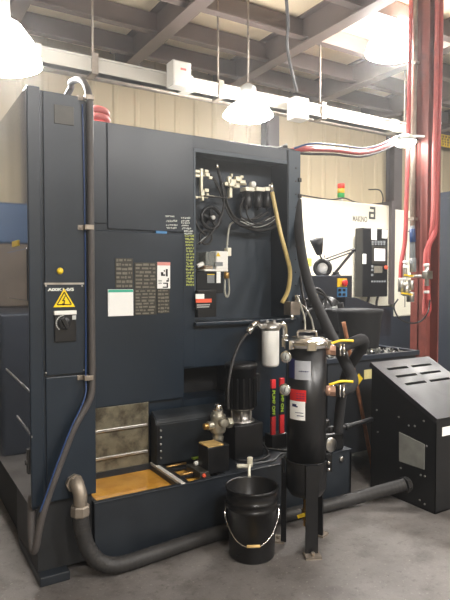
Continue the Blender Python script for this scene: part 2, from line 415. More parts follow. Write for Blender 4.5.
MB().cyl((p.x, -.02, p.z), (p.x, -.034, p.z), .032).obox((p.x, -.042, p.z), (1, 0, .5), (0, 1, 0), (-.5, 0, 1), .011, .010, .032, .004).build('rotary_switch', 'blk', cab)
k_ = MB()
for i in range(9):
    a_ = PI*.55+i*.28; k_.obox((p.x+.040*math.cos(a_), -.0215, p.z+.040*math.sin(a_)), (math.cos(a_), 0, math.sin(a_)), (0, 1, 0), (-math.sin(a_), 0, math.cos(a_)), .003, .001, .0045)
k_.box(p.x-.004, p.x+.012, -.036, -.033, p.z-.022, p.z-.016)
k_.build('switch_markings', 'greyl', cab)
for (px, py) in ((46, 373), (84, 370), (46, 286), (82, 286)):
    q = V(px, py, -.008); MB().cyl((q.x, -.004, q.z), (q.x, -.011, q.z), .005, seg=10).build('cabinet_screw', 'steel', cab)
# conduit clamps
for (px, py) in ((85.5, 98), (85.5, 227.5), (85, 377.5)):
    q = V(px, py, -.02); c_ = MB(); c_.box(q.x-.038, q.x+.034, -.010, -.003, q.z-.013, q.z+.013, .002)
    c_.box(q.x-.006, q.x+.034, -.052, -.046, q.z-.013, q.z+.013, .002); c_.cyl((q.x-.026, -.012, q.z), (q.x-.026, -.003, q.z), .007)
    c_.box(q.x+.030, q.x+.036, -.05, -.004, q.z-.013, q.z+.013).box(q.x-.010, q.x-.005, -.05, -.004, q.z-.013, q.z+.013)
    c_.build('conduit_clamp', 'galv', mc)
# foot of the machine and chute cover sheet
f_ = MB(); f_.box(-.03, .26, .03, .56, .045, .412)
f_.build('front_foot', mat('shaded_grimy_black', srgb(26, 28, 31), .6, var=.25, scale=10, dirt=srgb(52, 48, 44), dscale=12, dlo=.6, dhi=.8), mc)  # black deepened for the shade under the cabinet; lighter specks are dirt
MB().box(-.035, .12, -.04, .5, .0, .05, .006).build('foot_plate', 'tankp', mc)
sh = MB().box(.30, .785, .455, .468, .365, .775, .002).build('chute_cover_sheet', 'rusty', mc)
for py0 in (.63, .455): MB().box(.30, .772, .438, .456, py0-.009, py0+.009, .003).build('stiffener_rib', 'steel', sh)
# elbow fitting at the lower left
el = MB(); el.tube([(.155, .02, .50), (.155, -.045, .505), (.165, -.075, .46), (.165, -.075, .40)], .036, 14, 6)
el.lathe((.165, -.075, .345), [(.0, 0), (.044, 0), (.05, .008), (.05, .05), (.044, .058), (0, .058)], 8, smooth=False)
el.lathe((.155, .0, .502), [(0, 0), (.047, 0), (.047, .03), (0, .03)], 8, (0, -1, 0), smooth=False)
el.build('pipe_elbow', 'galv', mc)
# plates and stickers on the door panel
YD = .470
def dplate(name, x0, y0, x1, y1, m_, parent=mc, y=YD, th=.004):
    a, b = V(x0, y0, y), V(x1, y1, y); return MB().box(a.x, b.x, y-th, y+.002, b.z, a.z, .001).build(name, m_, parent), a, b
def scrib(o, a, b, rows, m_, y, seed, hh=.35):
    rnd = random.Random(seed); mb = MB(); H_ = a.z-b.z; W_ = b.x-a.x
    for r_ in range(rows):
        z = a.z-H_*(r_+.5)/rows; xx = a.x+W_*.06
        while xx < b.x-W_*.1:
            L_ = min(W_*rnd.uniform(.08, .3), b.x-W_*.06-xx); mb.box(xx, xx+L_, y-.0012, y+.001, z-H_/rows*hh*rnd.uniform(.4, 1), z+H_/rows*hh*rnd.uniform(.4, 1)); xx += L_+W_*rnd.uniform(.03, .1)
    return mb.build('printed_text', m_, o)
o, a, b = dplate('instruction_plate', 115, 258, 133, 288, 'plate'); scrib(o, a, b, 7, 'platel', YD-.0045, 1)
o, a, b = dplate('instruction_plate', 134, 262.5, 156.5, 289, 'plate'); scrib(o, a, b, 7, 'platel', YD-.0045, 2)
o, a, b = dplate('instruction_plate', 134, 289.5, 156.5, 314.5, 'plate'); scrib(o, a, b, 8, 'platel', YD-.0045, 3)
o, a, b = dplate('instruction_plate', 157, 289, 169.5, 313, 'plate'); scrib(o, a, b, 7, 'platel', YD-.0045, 4)
o, a, b = dplate('hazard_sticker', 157, 262, 170, 288.5, 'paper'); lab(o, 'white hazard sticker with a pink top band')
MB().box(a.x, b.x, YD-.0055, YD-.003, a.z-.022, a.z).build('sticker_band', mat('pink_print', srgb(222, 150, 140), .5, var=.03), o)
s_ = MB(); w_ = b.x-a.x; h_ = a.z-b.z
for (fx0, fx1, fz0, fz1) in ((.28, .45, .38, .52), (.5, .58, .30, .36), (.46, .6, .46, .52), (.66, .8, .26, .54), (.7, .88, .68, .74), (.8, .88, .60, .74), (.42, .82, .93, .97), (.72, .82, .78, .97), (.44, .8, .78, .82), (.08, .34, .68, .70), (.08, .34, .74, .76), (.08, .34, .8, .82)):
    s_.box(a.x+w_*fx0, a.x+w_*fx1, YD-.0055, YD-.003, a.z-h_*fz1, a.z-h_*fz0)
s_.build('sticker_pictogram', 'blkm', o)
o, a, b = dplate('blank_tag', 107.5, 289.5, 133, 315.5, 'paper', th=.008); lab(o, 'white tag with a green header')
MB().box(a.x+.002, b.x-.002, YD-.0095, YD-.007, a.z-.018, a.z-.002).build('tag_header', 'teal', o)
# handwriting in paint marker
rnd = random.Random(5)
def write_rows(rows, m_, name):
    mb = MB()
    for (x0, x1, yy, hgt) in rows:
        px = x0
        while px < x1:
            wch = rnd.uniform(.9, 1.7); q = V(px, yy, .485)
            hz = hgt*.0065/2
            for _ in range(2):
                x_ = q.x+rnd.uniform(0, wch*.005); mb.bar((x_, .4866, q.z-hz*rnd.uniform(.4, 1)), (x_+rnd.uniform(-.004, .007), .4866, q.z+hz*rnd.uniform(.4, 1)), .0042, .002, (0, 1, 0))
            mb.bar((q.x-.002, .4866, q.z+rnd.uniform(-hz, hz)), (q.x+.007, .4866, q.z+rnd.uniform(-hz, hz)), .0042, .002, (0, 1, 0))
            px += wch+rnd.choice((.15, .3, .8))
    return lab(mb.build(name, m_, mc), 'rows of small handwritten marks')
write_rows([(165.5, 175, 216.3, 1.8), (166.5, 176, 221, 2.2), (166.5, 178, 225, 1.6), (167, 177.5, 228, 2.0), (181.5, 190.5, 217.8, 2.0), (181.5, 190, 220.8, 1.8), (181.5, 190, 223, 1.8), (182, 189, 225.5, 1.6), (182.3, 190.5, 228.3, 2.0), (184.5, 192.5, 231.2, 2.2), (184.5, 193, 233.6, 2.0)], 'chalk', 'handwriting')
rows = [(185.2+min(1.4, i*.3), 193.2, 236+i*3.05, 2.3) for i in range(17)]
write_rows(rows, 'chalky', 'handwriting')

# ---- service bay contents
YB = .64
mp = V(211, 218, YB)
w_ = MB(); w_.torus((mp.x, YB, mp.z), .078, .014, (0, 1, 0), 36, 10)
for i in range(5):
    a_ = i*2*PI/5+.3; w_.bar((mp.x+.02*math.cos(a_), YB, mp.z+.02*math.sin(a_)), (mp.x+.075*math.cos(a_), YB, mp.z+.075*math.sin(a_)), .018, .014, (0, 1, 0))
w_.cyl((mp.x, YB-.03, mp.z), (mp.x, .70, mp.z), .03)
hw = w_.build('hand_wheel', 'blk', mc)
MB().cyl((mp.x, YB-.042, mp.z), (mp.x, YB-.02, mp.z), .015).build('wheel_hub', 'white', hw)
# lubricator
a, b = V(203, 251, .58), V(224, 270, .58)
lb = MB().box(a.x+.075, b.x, .52, .70, b.z, a.z+.0, .008).box(a.x-.02, b.x, .52, .70, b.z-.012, b.z+.004, .004).build('lubricator', 'white', mc)
MB().box(a.x-.005, a.x+.073, .53, .69, b.z, a.z-.005, .006).build('oil_reservoir', 'plastic_clear', lb)
MB().box(a.x+.003, a.x+.066, .56, .68, b.z+.004, b.z+.03, .004).build('orange_oil', mat('amber_oil', srgb(222, 150, 40), .3, var=.05), lb)
q = V(215, 262, .52); q2 = V(222.5, 266, .52)
MB().box(q.x, q2.x, .516, .521, q2.z-.0, q.z+.0).build('grey_label', 'grey', lb)
q = V(218, 254.5, .52); MB().prism([(q.x-.018, .519, q.z-.013), (q.x+.018, .519, q.z-.013), (q.x, .519, q.z+.016)], (0, -.003, 0)).build('yellow_triangle_label', 'yellow', lb)
q = V(197, 262, .56); MB().cyl((q.x, .56, q.z-.03), (q.x+.05, .56, q.z-.01), .016).build('white_nozzle', 'white', lb)
a, b = V(195, 271.5, .55), V(222, 289, .55)
lb2 = MB().box(a.x, b.x, .53, .70, b.z-.03, a.z-.002, .006).build('control_module', 'blkm', mc)
a, b = V(207, 274, .53), V(214.2, 283, .53)
MB().box(a.x, b.x, .526, .531, b.z, a.z).build('grey_label', 'grey', lb2)
MB().box(a.x, b.x, .5255, .531, a.z-.006, a.z).build('yellow_band', 'yellow', lb2)
a, b = V(216.3, 271, .53), V(220.3, 283, .53); MB().box(a.x, b.x, .525, .531, b.z, a.z).build('white_label', 'paper', lb2)
a, b = V(194.6, 290, .50), V(213.5, 316.5, .50)
jb = MB().box(a.x, b.x, .455, .60, b.z, a.z, .006).build('junction_box', 'blk', mc)
a, b = V(195.5, 294, .455), V(204, 298.8, .455); MB().box(a.x, b.x, .451, .456, b.z, a.z).build('white_label', 'paper', jb)
a, b = V(195.5, 299, .455), V(211.3, 308.5, .455)
MB().box(a.x, b.x, .451, .456, b.z, a.z).build('warning_label', 'blkm', jb)
MB().box(a.x, b.x, .450, .456, a.z-.026, a.z).build('orange_band', 'orange', jb)
scr = MB()
for k in (0, 1): scr.box(a.x+.008, b.x-.02+.006*k, .4495, .452, b.z+.010+.014*k, b.z+.016+.014*k)
scr.build('printed_text', 'greyl', jb)
# manifold with fittings
def fit(px, py, w, h, d=.03, y=.60):
    q = V(px, py, y); mf.box(q.x-w/2, q.x+w/2, y-d/2, y+d/2, q.z-h/2, q.z+h/2, .004)
def rail(x0, y0, x1, y1, r=.006, y=.61): mf.cyl(V(x0, y0, y), V(x1, y1, y), r, seg=8)
mf = MB()
for (px, py, w, h) in ((196.5, 171.5, .045, .022), (197, 176, .04, .02), (201, 173, .022, .06), (206, 171.5, .03, .022), (207, 175, .035, .025), (210, 178, .03, .022), (201, 184, .018, .12), (202, 193, .028, .045), (206, 190.5, .035, .025), (207, 195, .022, .022), (196, 197.5, .02, .02), (202, 199, .02, .03)):
    fit(px, py, w, h)
rail(194, 174, 212, 177); rail(201, 172, 202, 200); rail(195, 197, 208, 197.5); rail(202, 191, 208, 191)
mf.build('valve_manifold', 'creamb', mc)
mf = MB(); q = V(217.5, 166.5, .6); mf.cyl((q.x, .6, q.z-.025), (q.x-.006, .6, q.z+.025), .013); mf.build('hose_tip', 'chrome', mc)
mf = MB(); rail(208, 195.5, 230, 198.5, .005); mf.build('cross_tube', 'steelb', mc)
mf = MB()
for (px, py, w, h) in ((225.5, 184, .03, .028), (229, 180, .03, .05), (232, 183, .06, .055), (236, 186, .05, .03), (230, 193, .026, .07), (238, 179, .055, .035), (242, 182, .05, .028), (231, 175.5, .018, .025), (241, 177, .03, .02)): fit(px, py, w, h)
rail(225, 184, 246, 184, .01); rail(231, 174, 230, 196, .008)
mf.build('air_manifold', 'creamb', mc)
q = V(254, 184, .56); MB().cyl((q.x, .60, q.z), (q.x, .56, q.z), .022).build('bay_pressure_gauge', 'white', mc)
for (px) in (248, 258.5, 267.5):
    q = V(px, 190, .58); r_ = MB(); r_.lathe((q.x, .59, q.z-.12), [(0, -.02), (.028, -.015), (.036, .0), (.036, .10), (.026, .106), (0, .108)], 18)
    r_.box(q.x-.035, q.x+.035, .555, .64, q.z-.016, q.z-.004, .003)
    r_ = r_.build('air_filter_bowl', 'blk', mc)
    MB().box(q.x-.040, q.x+.040, .550, .63, q.z-.012, q.z+.018, .004).build('regulator_head', 'cream', r_)
    MB().box(q.x-.006, q.x+.006, .559, .562, q.z-.07, q.z-.055).build('sight_glass', 'greyl', r_)
    MB().cyl((q.x, .59, q.z-.15), (q.x, .59, q.z-.118), .009).build('drain_stem', 'blk', r_)
q = V(271.5, 187, .55); MB().cyl((q.x, .55, q.z-.04), (q.x, .55, q.z+.03), .016).box(q.x-.03, q.x+.014, .54, .60, q.z-.002, q.z+.02, .003).build('hose_fitting', 'chrome', mc)
MB().tube([V(272, 192, .55), V(276, 212, .52), V(281, 235, .485), V(286.5, 255, .465), V(290, 272, .46), V(288, 290, .475), V(282, 303, .50)], .0165, 12).build('yellow_hose', 'yhose', mc)
MB().tube([V(233.5, 222, .62), V(229.5, 226, .60), V(227.5, 240, .58), V(226, 262, .55), V(225, 280, .53), V(224.8, 292, .52), V(227, 297, .52), V(229, 292, .52), V(228.5, 280, .52), V(226.5, 272, .53)], .0075, 8).build('grey_hose_loop', 'ghose', mc)
q = V(227, 252, .56); MB().box(q.x-.012, q.x+.02, .53, .58, q.z-.03, q.z+.03, .004).build('hose_union', 'cream', mc)
q = V(226.5, 275, .52); MB().cyl((q.x, .52, q.z-.025), (q.x, .52, q.z+.02), .02).build('hose_union', 'brass', mc)
cb = [([(208, 172), (216, 182), (223, 197), (229, 212), (236, 222), (248, 228), (262, 227), (276, 222)], .010), ([(217.5, 168), (221, 182), (225, 198), (230, 212), (238, 223), (250, 229), (264, 230), (277, 226)], .012),
      ([(219, 174), (224, 190), (228, 205), (235, 217), (245, 221), (258, 218), (268, 212)], .008), ([(213, 178), (220, 192), (226, 208), (233, 220), (244, 226), (258, 224), (270, 216)], .008), ([(222, 185), (224, 200), (222, 214), (215, 228), (207, 238), (199, 244)], .008),
      ([(244, 197), (240, 208), (242, 217), (252, 219), (262, 213)], .006), ([(204, 196), (214, 197), (226, 198)], .006), ([(196, 205), (194.8, 215), (198, 227), (206, 236)], .009), ([(247, 205), (247, 214), (252, 222), (262, 224), (275, 218)], .006)]
for i, (pts, r_) in enumerate(cb):
    MB().tube([V(a, b, .60-.012*i) for a, b in pts], r_, 8, 6).build('bay_cable', 'rubber', mc)
for pts in ([(241, 218), (252, 224), (264, 221), (277, 215)], [(240, 221), (255, 227), (268, 224), (278, 217)], [(198, 244), (203, 239), (207, 236)]):
    MB().tube([V(a, b, .565) for a, b in pts], .004, 6, 6).build('bay_wire', 'greyl', mc)
MB().tube([V(281, 190, .6), V(283, 200, .6), V(282.5, 210, .6), V(279, 219, .6)], .008, 8, 6).build('blue_air_line', 'bluec', mc)
MB().tube([V(283.5, 178, .55), V(284, 205, .55), V(284.5, 230, .55)], .008, 8, 4).build('riser_tube', 'paint_light', mc)
MB().box(1.62, 1.74, .62, .70, 2.02, 2.20, .006).build('relay_box', 'recess', mc)
q = V(203, 233, .62); MB().torus((q.x+.03, .63, q.z-.03), .05, .008, (0, 1, 0), 28, 8).build('coiled_tube', 'rubber', mc)
# fittings on the right edge
q = V(293, 308, .46); fb = MB().box(q.x-.045, q.x+.05, .43, .52, q.z-.055, q.z+.05, .006).build('edge_junction_block', 'galv', mc)
MB().cyl((q.x+.03, .45, q.z+.04), (q.x+.03, .45, q.z+.10), .02).build('block_nipple', 'chrome', fb)
MB().cyl((q.x-.02, .45, q.z-.055), (q.x-.02, .45, q.z-.09), .018).build('block_nipple', 'chrome', fb)
for py in (180, 196, 226, 232, 236): 
    q = V(299, py, .48); MB().box(q.x-.01, q.x+.02, .47, .52, q.z-.015, q.z+.015, .003).build('edge_clip', 'blk', mc)
for k in range(12): MB().cyl((2.03, .485, 1.34+k*.1), (2.03, .478, 1.34+k*.1), .006, seg=8).build('frame_bolt', 'blk', mc)

# ================================================================== CABLES ON THE CABINET
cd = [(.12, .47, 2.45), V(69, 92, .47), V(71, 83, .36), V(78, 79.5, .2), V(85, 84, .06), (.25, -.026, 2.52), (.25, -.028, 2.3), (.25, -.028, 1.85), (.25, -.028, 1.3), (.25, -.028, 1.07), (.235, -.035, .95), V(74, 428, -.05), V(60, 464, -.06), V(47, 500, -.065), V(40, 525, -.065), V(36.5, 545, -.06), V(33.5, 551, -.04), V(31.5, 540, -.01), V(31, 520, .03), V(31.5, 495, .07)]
tag(MB().tube(cd, .0185, 12).build('conduit_hose', mat('hazed_conduit', srgb(72, 68, 66), .6, var=.15, scale=12)), 'black flexible conduit running down the tall cabinet corner to its foot', 'hose')  # black conduit lightened, the haze over it is put into the colour
bc = [(.215, -.013, 2.5), (.222, -.014, 2.0), (.224, -.014, 1.5), (.218, -.02, 1.08), (.20, -.055, .96), V(71, 428, -.075), V(57, 464, -.085), V(45, 498, -.085), V(40, 512, -.085)]
tag(MB().tube(bc, .0045, 8).build('cable', 'bluec'), 'thin blue cable clipped beside the black conduit on the tall cabinet', 'cable')
# hanging loop below the side panel
# red coil on the machine roof
p = V(98, 113, .8)
rc = MB()
for k in range(3): rc.torus((p.x-.02, .8, 2.62+k*.042), .085-.004*k, .023, (0, .1*k, 1), 30, 8)
tag(rc.build('hose_coil', 'pinkhose'), 'small red hose coil lying on the machine roof behind the conduit', 'hose')

# ================================================================== COOLANT TANK
tk = thing('coolant_tank', 'long black coolant tank along the machine foot with an open bay of brown liquid', 'tank', (1.2, .25, 0))
tb = MB(); ZT = .368
tb.box(.265, 2.16, -.005, .012, .02, ZT, .003)                     # front wall
tb.box(2.14, 2.16, -.005, .46, .02, ZT, .003); tb.box(.265, .285, .0, .46, .02, ZT)
tb.box(.265, 2.16, .0, .46, .02, .05)
tb.box(.265, 1.12, .44, .455, .02, ZT)
tb.box(1.12, 2.16, .0, .455, ZT-.03, ZT-.002, .003)
tb.box(1.11, 1.13, .0, .455, .05, ZT-.01)
tb.box(.785, .80, .0, .455, .05, ZT-.01)
tb.box(.262, 2.16, -.012, .02, ZT-.01, ZT+.002, .003)
tb.build('tank_body', 'tankp', tk)
MB().box(.285, .786, .010, .442, .05, .332).build('coolant_liquid', 'coolant', tk)
MB().box(.792, .822, -.004, .455, ZT-.012, ZT+.006, .003).build('white_divider_rail', 'whiteg', tk)
MB().box(.822, .85, -.004, .455, ZT-.02, ZT-.004, .002).build('divider_edge', 'blk', tk)
MB().box(.80, 1.112, .012, .442, .05, .30).build('settled_coolant', mat('dark_sludge', srgb(54, 42, 26), .3, var=.2, scale=10), tk)
for (x0, x1, y0, y1) in ((.885, .985, .20, .30), (.90, 1.02, .05, .14), (1.0, 1.08, .16, .26)):
    MB().box(x0, x1, y0, y1, .29, .335, .004).build('filter_screen', mat('stained_mesh', srgb(214, 160, 62), .5, var=.2, scale=40), tk)
gr = MB()
for yy in (.02, .17, .325, .43): gr.box(.85, 1.112, yy-.012, yy+.012, .335, .352, .002)
for xx in (.87, 1.10): gr.box(xx-.012, xx+.012, .0, .44, .335, .350, .002)
gr.build('screen_frame', 'blkm', tk)
for (x0, x1, yy) in ((.86, 1.0, .345), (.87, 1.0, .165)):
    MB().cyl((x0, yy, .36), (x1, yy-.01, .365), .008, seg=10).build('lift_rod', 'brass', tk)
pc = MB(); prof = [(.455, ZT), (.372, ZT), (.368, .64), (.376, .665), (.395, .682), (.462, .715), (.462, ZT)]
pc.prism([(.80, y, z) for y, z in prof], (.66, 0, 0), .006)
pc = pc.build('splash_cover', mat('cover_paint', srgb(26, 32, 38), .45, var=.15, scale=6, rvar=.08), tk)
for k in range(5): MB().cyl((.83, .366, .42+k*.045), (.83, .358, .42+k*.045), .007, seg=8).build('cover_bolt', 'steel', pc)
MB().box(.80, .825, .362, .37, .38, .64, .002).build('cover_flange', 'blk', pc)
MB().cyl((2.06, -.02, .31), (2.06, .0, .31), .02).build('tank_plug', 'steel', tk)
# items in the tank's second bay and on its deck
q = Z(200, 456, .36)
tag(MB().bar(Z(192, 458.5, .378), Z(207, 455.5, .378), .035, .012, (0, 0, 1), .003).build('marker_tag', 'lime'), 'lime green strip lying beside the filter screens in front of the cover', 'tag')
vb = thing('drain_valve_block', 'small dark valve block with a red button beside the filter screens', 'valve', (.99, .15, .352))
MB().box(.955, 1.03, .06, .25, .345, .39, .005).build('block_body', 'plate', vb)
MB().cyl((.98, .062, .37), (.98, .048, .37), .012).build('red_button', 'orange', vb)
MB().cyl((.99, .2, .40), (1.03, .2, .405), .014).build('white_cap', 'paper', vb)

# solenoid / pressure valve
sv = thing('pressure_valve', 'silver pressure valve on a black solenoid box with tan label, at tank front', 'valve', (1.10, .12, .366))
x0_, x1_ = V(208, 455, .06).x, V(229.5, 455, .06).x
MB().box(x0_, x1_, .06, .19, .366, .535, .006).build('solenoid_box', 'blk', sv)
MB().box(x0_+.003, x1_-.04, .063, .187, .534, .541, .002).build('tan_top_label', 'card', sv)
vm = MB(); cx, cy = V(218, 430, .20).x, .20
vm.lathe((cx, cy, .52), [(0, 0), (.034, 0), (.038, .03), (.03, .05), (.046, .06), (.052, .075), (.052, .13), (.046, .15), (.05, .155), (.05, .175), (.034, .185), (.034, .205), (0, .205)], 20)
vm.cyl((cx-.085, cy-.01, .635), (cx+.10, cy+.01, .63), .028, seg=14); vm.cyl((cx, cy-.085, .655), (cx, cy, .655), .028, seg=14)
vm.lathe((cx+.07, cy+.005, .631), [(0, 0), (.036, 0), (.036, .035), (0, .035)], 6, (1, .1, 0), smooth=False)
for a_ in (0.4, 1.97, 3.54, 5.1): vm.cyl((cx+.045*math.cos(a_), cy+.045*math.sin(a_), .69), (cx+.045*math.cos(a_), cy+.045*math.sin(a_), .705), .009, seg=8)
vm.build('valve_body', 'steelb', sv)
MB().lathe((cx, cy, .722), [(0, 0), (.030, 0), (.034, .01), (.030, .04), (.024, .046), (0, .048)], 16).build('adjusting_knob', 'chrome', sv)
MB().cyl((cx-.115, cy-.015, .635), (cx-.08, cy-.012, .635), .02).build('brass_plug', 'brass', sv)
dp = MB(); dp.tube([(1.20, .02, .40), (1.245, -.02, .405), (1.262, -.035, .41)], .013, 10, 5); dp.cyl((1.265, -.03, .40), (1.265, -.03, .46), .018); dp.tube([(1.266, -.04, .413), (1.20, -.12, .43), (1.16, -.18, .40)], .0085, 10, 4)
tag(dp.build('drip_pipe', 'cream'), 'cream plastic drip pipe running from the tank edge into the bucket', 'pipe')

# coolant pump
cp = thing('coolant_pump', 'black vertical coolant pump motor on a square block on the tank deck', 'pump', (1.42, .28, .366))
MB().box(1.30, 1.53, .20, .42, .366, .60, .008).build('pump_block', 'blk', cp)
pm = MB(); pm.lathe((1.41, .30, .70), [(0, 0), (.095, 0), (.105, .01), (.105, .27), (.113, .272), (.113, .30), (.108, .306), (0, .31)], 28)
for k in range(16):
    a_ = k*2*PI/16; pm.obox((1.41+.107*math.cos(a_), .30+.107*math.sin(a_), .81), (math.cos(a_), math.sin(a_), 0), (-math.sin(a_), math.cos(a_), 0), (0, 0, 1), .006, .004, .10)
pm.build('pump_motor', 'blk', cp)
pn = MB(); pn.lathe((1.41, .30, .598), [(0, 0), (.095, 0), (.095, .015), (.06, .018), (.058, .085), (.09, .09), (.09, .104), (0, .104)], 24)
for k in range(6):
    a_ = k*PI/3; pn.cyl((1.41+.075*math.cos(a_), .30+.075*math.sin(a_), .61), (1.41+.075*math.cos(a_), .30+.075*math.sin(a_), .70), .008, seg=8)
pn.build('pump_neck', 'steel', cp)
MB().box(1.50, 1.54, .25, .33, .80, .93, .006).build('terminal_box', 'blk', cp)
# cables coiled on the deck
for (pts, lb_) in (([(1.30, .16, .385), (1.38, .11, .378), (1.5, .12, .378), (1.57, .2, .38), (1.6, .32, .42), (1.57, .42, .5)], 'black cable looping in front of the pump block'),
                   ([(1.25, .12, .375), (1.36, .07, .373), (1.52, .065, .373), (1.64, .14, .373), (1.80, .10, .373)], 'dark grey cable lying along the tank deck edge'),
                   ([(1.58, .36, .373), (1.66, .26, .373), (1.74, .15, .373), (1.86, .06, .373)], 'grey cable slanting across the tank deck below the red handles')):
    tag(MB().tube(pts, .008, 8).build('cable', mat('grey_cable', srgb(70, 72, 74), .5, var=.05) if 'grey' in lb_ else 'rubber'), lb_, 'cable')

# white filter
of = thing('oil_filter', 'white spin-on filter cartridge hanging on the machine front', 'filter', (1.712, .39, .95))
fx, fy = 1.712, .37
MB().lathe((fx, fy, .948), [(0, .0), (.045, 0), (.058, .008), (.064, .025), (.064, .265), (.06, .27), (0, .27)], 30).build('canister', 'white', of)
hd = MB(); hd.lathe((fx, fy, 1.215), [(0, 0), (.066, 0), (.07, .01), (.066, .03), (.05, .05), (.03, .06), (0, .06)], 26)
hd.box(fx-.10, fx+.085, fy-.025, fy+.03, 1.225, 1.265, .008); hd.cyl((fx-.03, fy, 1.26), (fx-.03, fy, 1.285), .016); hd.cyl((fx+.03, fy, 1.26), (fx+.03, fy, 1.285), .016); hd.box(fx-.04, fx+.04, fy, .47, 1.22, 1.27)
hd.build('filter_head', 'steel', of)
MB().tube([(fx-.09, fy, 1.245), V(256, 323, .345), V(251, 327.5, .335)], .020, 12, 5).tube([V(252, 326.5, .335), V(247, 333, .325)], .024, 8, 0).build('inlet_elbow', 'chrome', of)
MB().tube([(fx+.075, fy, 1.248), (fx+.115, fy-.005, 1.25), (fx+.125, fy-.008, 1.21), (fx+.125, fy-.008, 1.10)], .022, 12, 5).torus((fx+.125, fy-.008, 1.14), .024, .007).torus((fx+.125, fy-.008, 1.17), .024, .007).build('outlet_elbow', 'chrome', of)
tag(MB().tube([V(248, 332, .325), V(240, 343, .29), V(234, 357, .25), V(230, 374, .21), V(228, 392, .18), V(228.5, 410, .17)], .0105, 10).build('hydraulic_hose', 'rubber'), 'thin black hose arching from the white filter to the silver valve', 'hose')

# lever handles
hb = thing('valve_control', 'pair of red and black strips lettered in lime on a black box', 'control', (1.72, .30, .366))
MB().box(1.655, 1.79, .27, .36, .366, .47, .006).build('control_box', 'blk', hb)
for (px, t_) in ((273.2, 'PUMP OFF'), (281.8, 'PUMP ON')):
    a = V(px-1.4, 380, .30); b = V(px+1.7, 437, .30); xc = (a.x+b.x)/2+.0; wd = .036
    zt, zb = (.885, .47) if t_ == 'PUMP OFF' else (.89, .475)
    xc = V(px, 405, .29).x
    h_ = MB().box(xc-wd/2, xc+wd/2, .285, .30, zb-.02, zt-.02, .003).build('lettered_strip', 'blkm', hb)
    k1 = (zt-zb)
    MB().box(xc-wd/2-.001, xc+wd/2+.001, .283, .302, zt-.02-k1*.15, zt-.019, .002).build('red_end', 'redtape', h_)
    MB().box(xc-wd/2-.001, xc+wd/2+.001, .283, .302, zb-.02, zb-.02+k1*.36, .002).build('red_end', 'redtape', h_)
    MB().text(t_, .036, (xc-.012, .2845, zt-.02-k1*.18), (0, 0, -1), (1, 0, 0), fit=k1*.43 if 'OFF' in t_ else k1*.40, bold=.0006).build('strip_lettering', 'lime', h_)
# ================================================================== FILTER VESSEL
vc = Vector((1.44, -.37, 0))
vs = thing('filter_vessel', 'tall black cylindrical filter vessel with chrome lid on three legs', 'filter vessel', vc)
tcam = Vector((CAM.x-vc.x, CAM.y-vc.y, 0)).normalized(); rgt = Vector((-tcam.y, tcam.x, 0))
if rgt.dot(RT) < 0: rgt = -rgt
def vd(al, r=1.0): return (tcam*math.cos(al)+rgt*math.sin(al))*r
def vp(al, r, z): return vc+vd(al, r)+Vector((0, 0, z))
MB().lathe(vc+Vector((0, 0, .50)), [(0, 0), (.117, 0), (.117, .69), (0, .69)], 40).build('vessel_body', 'blk', vs)
MB().lathe(vc+Vector((0, 0, .29)), [(0, 0), (.05, .0), (.095, .02), (.119, .06), (.121, .07), (.121, .225), (.118, .23), (0, .23)], 40).build('lower_bowl', 'blk', vs)
cl = MB(); cl.torus(vc+Vector((0, 0, .515)), .121, .004, seg=40); q = vp(PI/2*1.0, .135, .50); 
cl.obox(q, rgt, tcam, (0, 0, 1), .016, .02, .05)
cl.build('clamp_band', 'blk', vs)
for zz in (.515, .475): q = vp(1.25, .137, zz); MB().lathe(q, [(0, 0), (.010, 0), (.010, .012), (.006, .018), (0, .018)], 12, tcam).build('clamp_bolt', 'chrome', vs)
ld = MB(); ld.lathe(vc+Vector((0, 0, 1.19)), [(0, -.006), (.128, -.006), (.136, 0), (.136, .03), (.128, .037), (.112, .042), (.10, .052), (.05, .058), (0, .059)], 40)
for k in range(6):
    a_ = k*PI/3+.2; q = vp(a_, .136, 1.205); ld.obox(q, vd(a_), vd(a_+PI/2), (0, 0, 1), .013, .022, .022, .004)
ld.build('lid', 'chrome', vs)
MB().tube([vp(-PI/2, .055, 1.245), vp(-PI/2, .05, 1.275), vp(0, .0, 1.278), vp(PI/2, .05, 1.275), vp(PI/2, .055, 1.245)], .008, 8, 5).build('lid_handle', 'chrome', vs)
for (al, zz, nm) in ((-.93, 1.137, 'upper'), (-.98, .945, 'lower')):
    d_ = vd(al); q = vp(al, .115, zz)
    g = MB(); g.cyl(q, q+d_*.03, .011); g.lathe(q+d_*.028, [(0, 0), (.031, 0), (.035, .006), (.035, .022), (.031, .024), (.0, .022)], 26, tcam*.8+d_*.4)
    g = g.build('pressure_gauge', 'chrome', vs)
    fn = (tcam*.8+d_*.4).normalized()
    MB().lathe(q+d_*.028+fn*.0235, [(0, 0), (.025, 0), (.025, .002), (0, .002)], 24, fn).build('gauge_dial', 'greyl', g)
    MB().bar(q+d_*.028+fn*.0265+Vector((0, 0, -.012)), q+d_*.028+fn*.0265+Vector((0, 0, .02))+rgt*.006, .0035, .0015, fn).build('gauge_needle', 'blkm', g)
def stick(name, m_, a0, a1, zt, zb, r=.1172):
    base = math.atan2(tcam.y, tcam.x)
    sgn = 1 if (Vector((math.cos(base+.1), math.sin(base+.1), 0)).dot(rgt) > 0) else -1
    return MB().patch(vc, r, base+sgn*a0, base+sgn*a1, zb, zt).build(name, m_, vs)
def zpx(py): return 1.58-.0145-(py-280)/560*3.205
st = stick('silver_sticker', 'silver', -.62, .20, zpx(358.5), zpx(377.5)); st2 = stick('navy_sticker_end', 'navy', -1.02, -.60, zpx(357), zpx(377))
lt = MB()
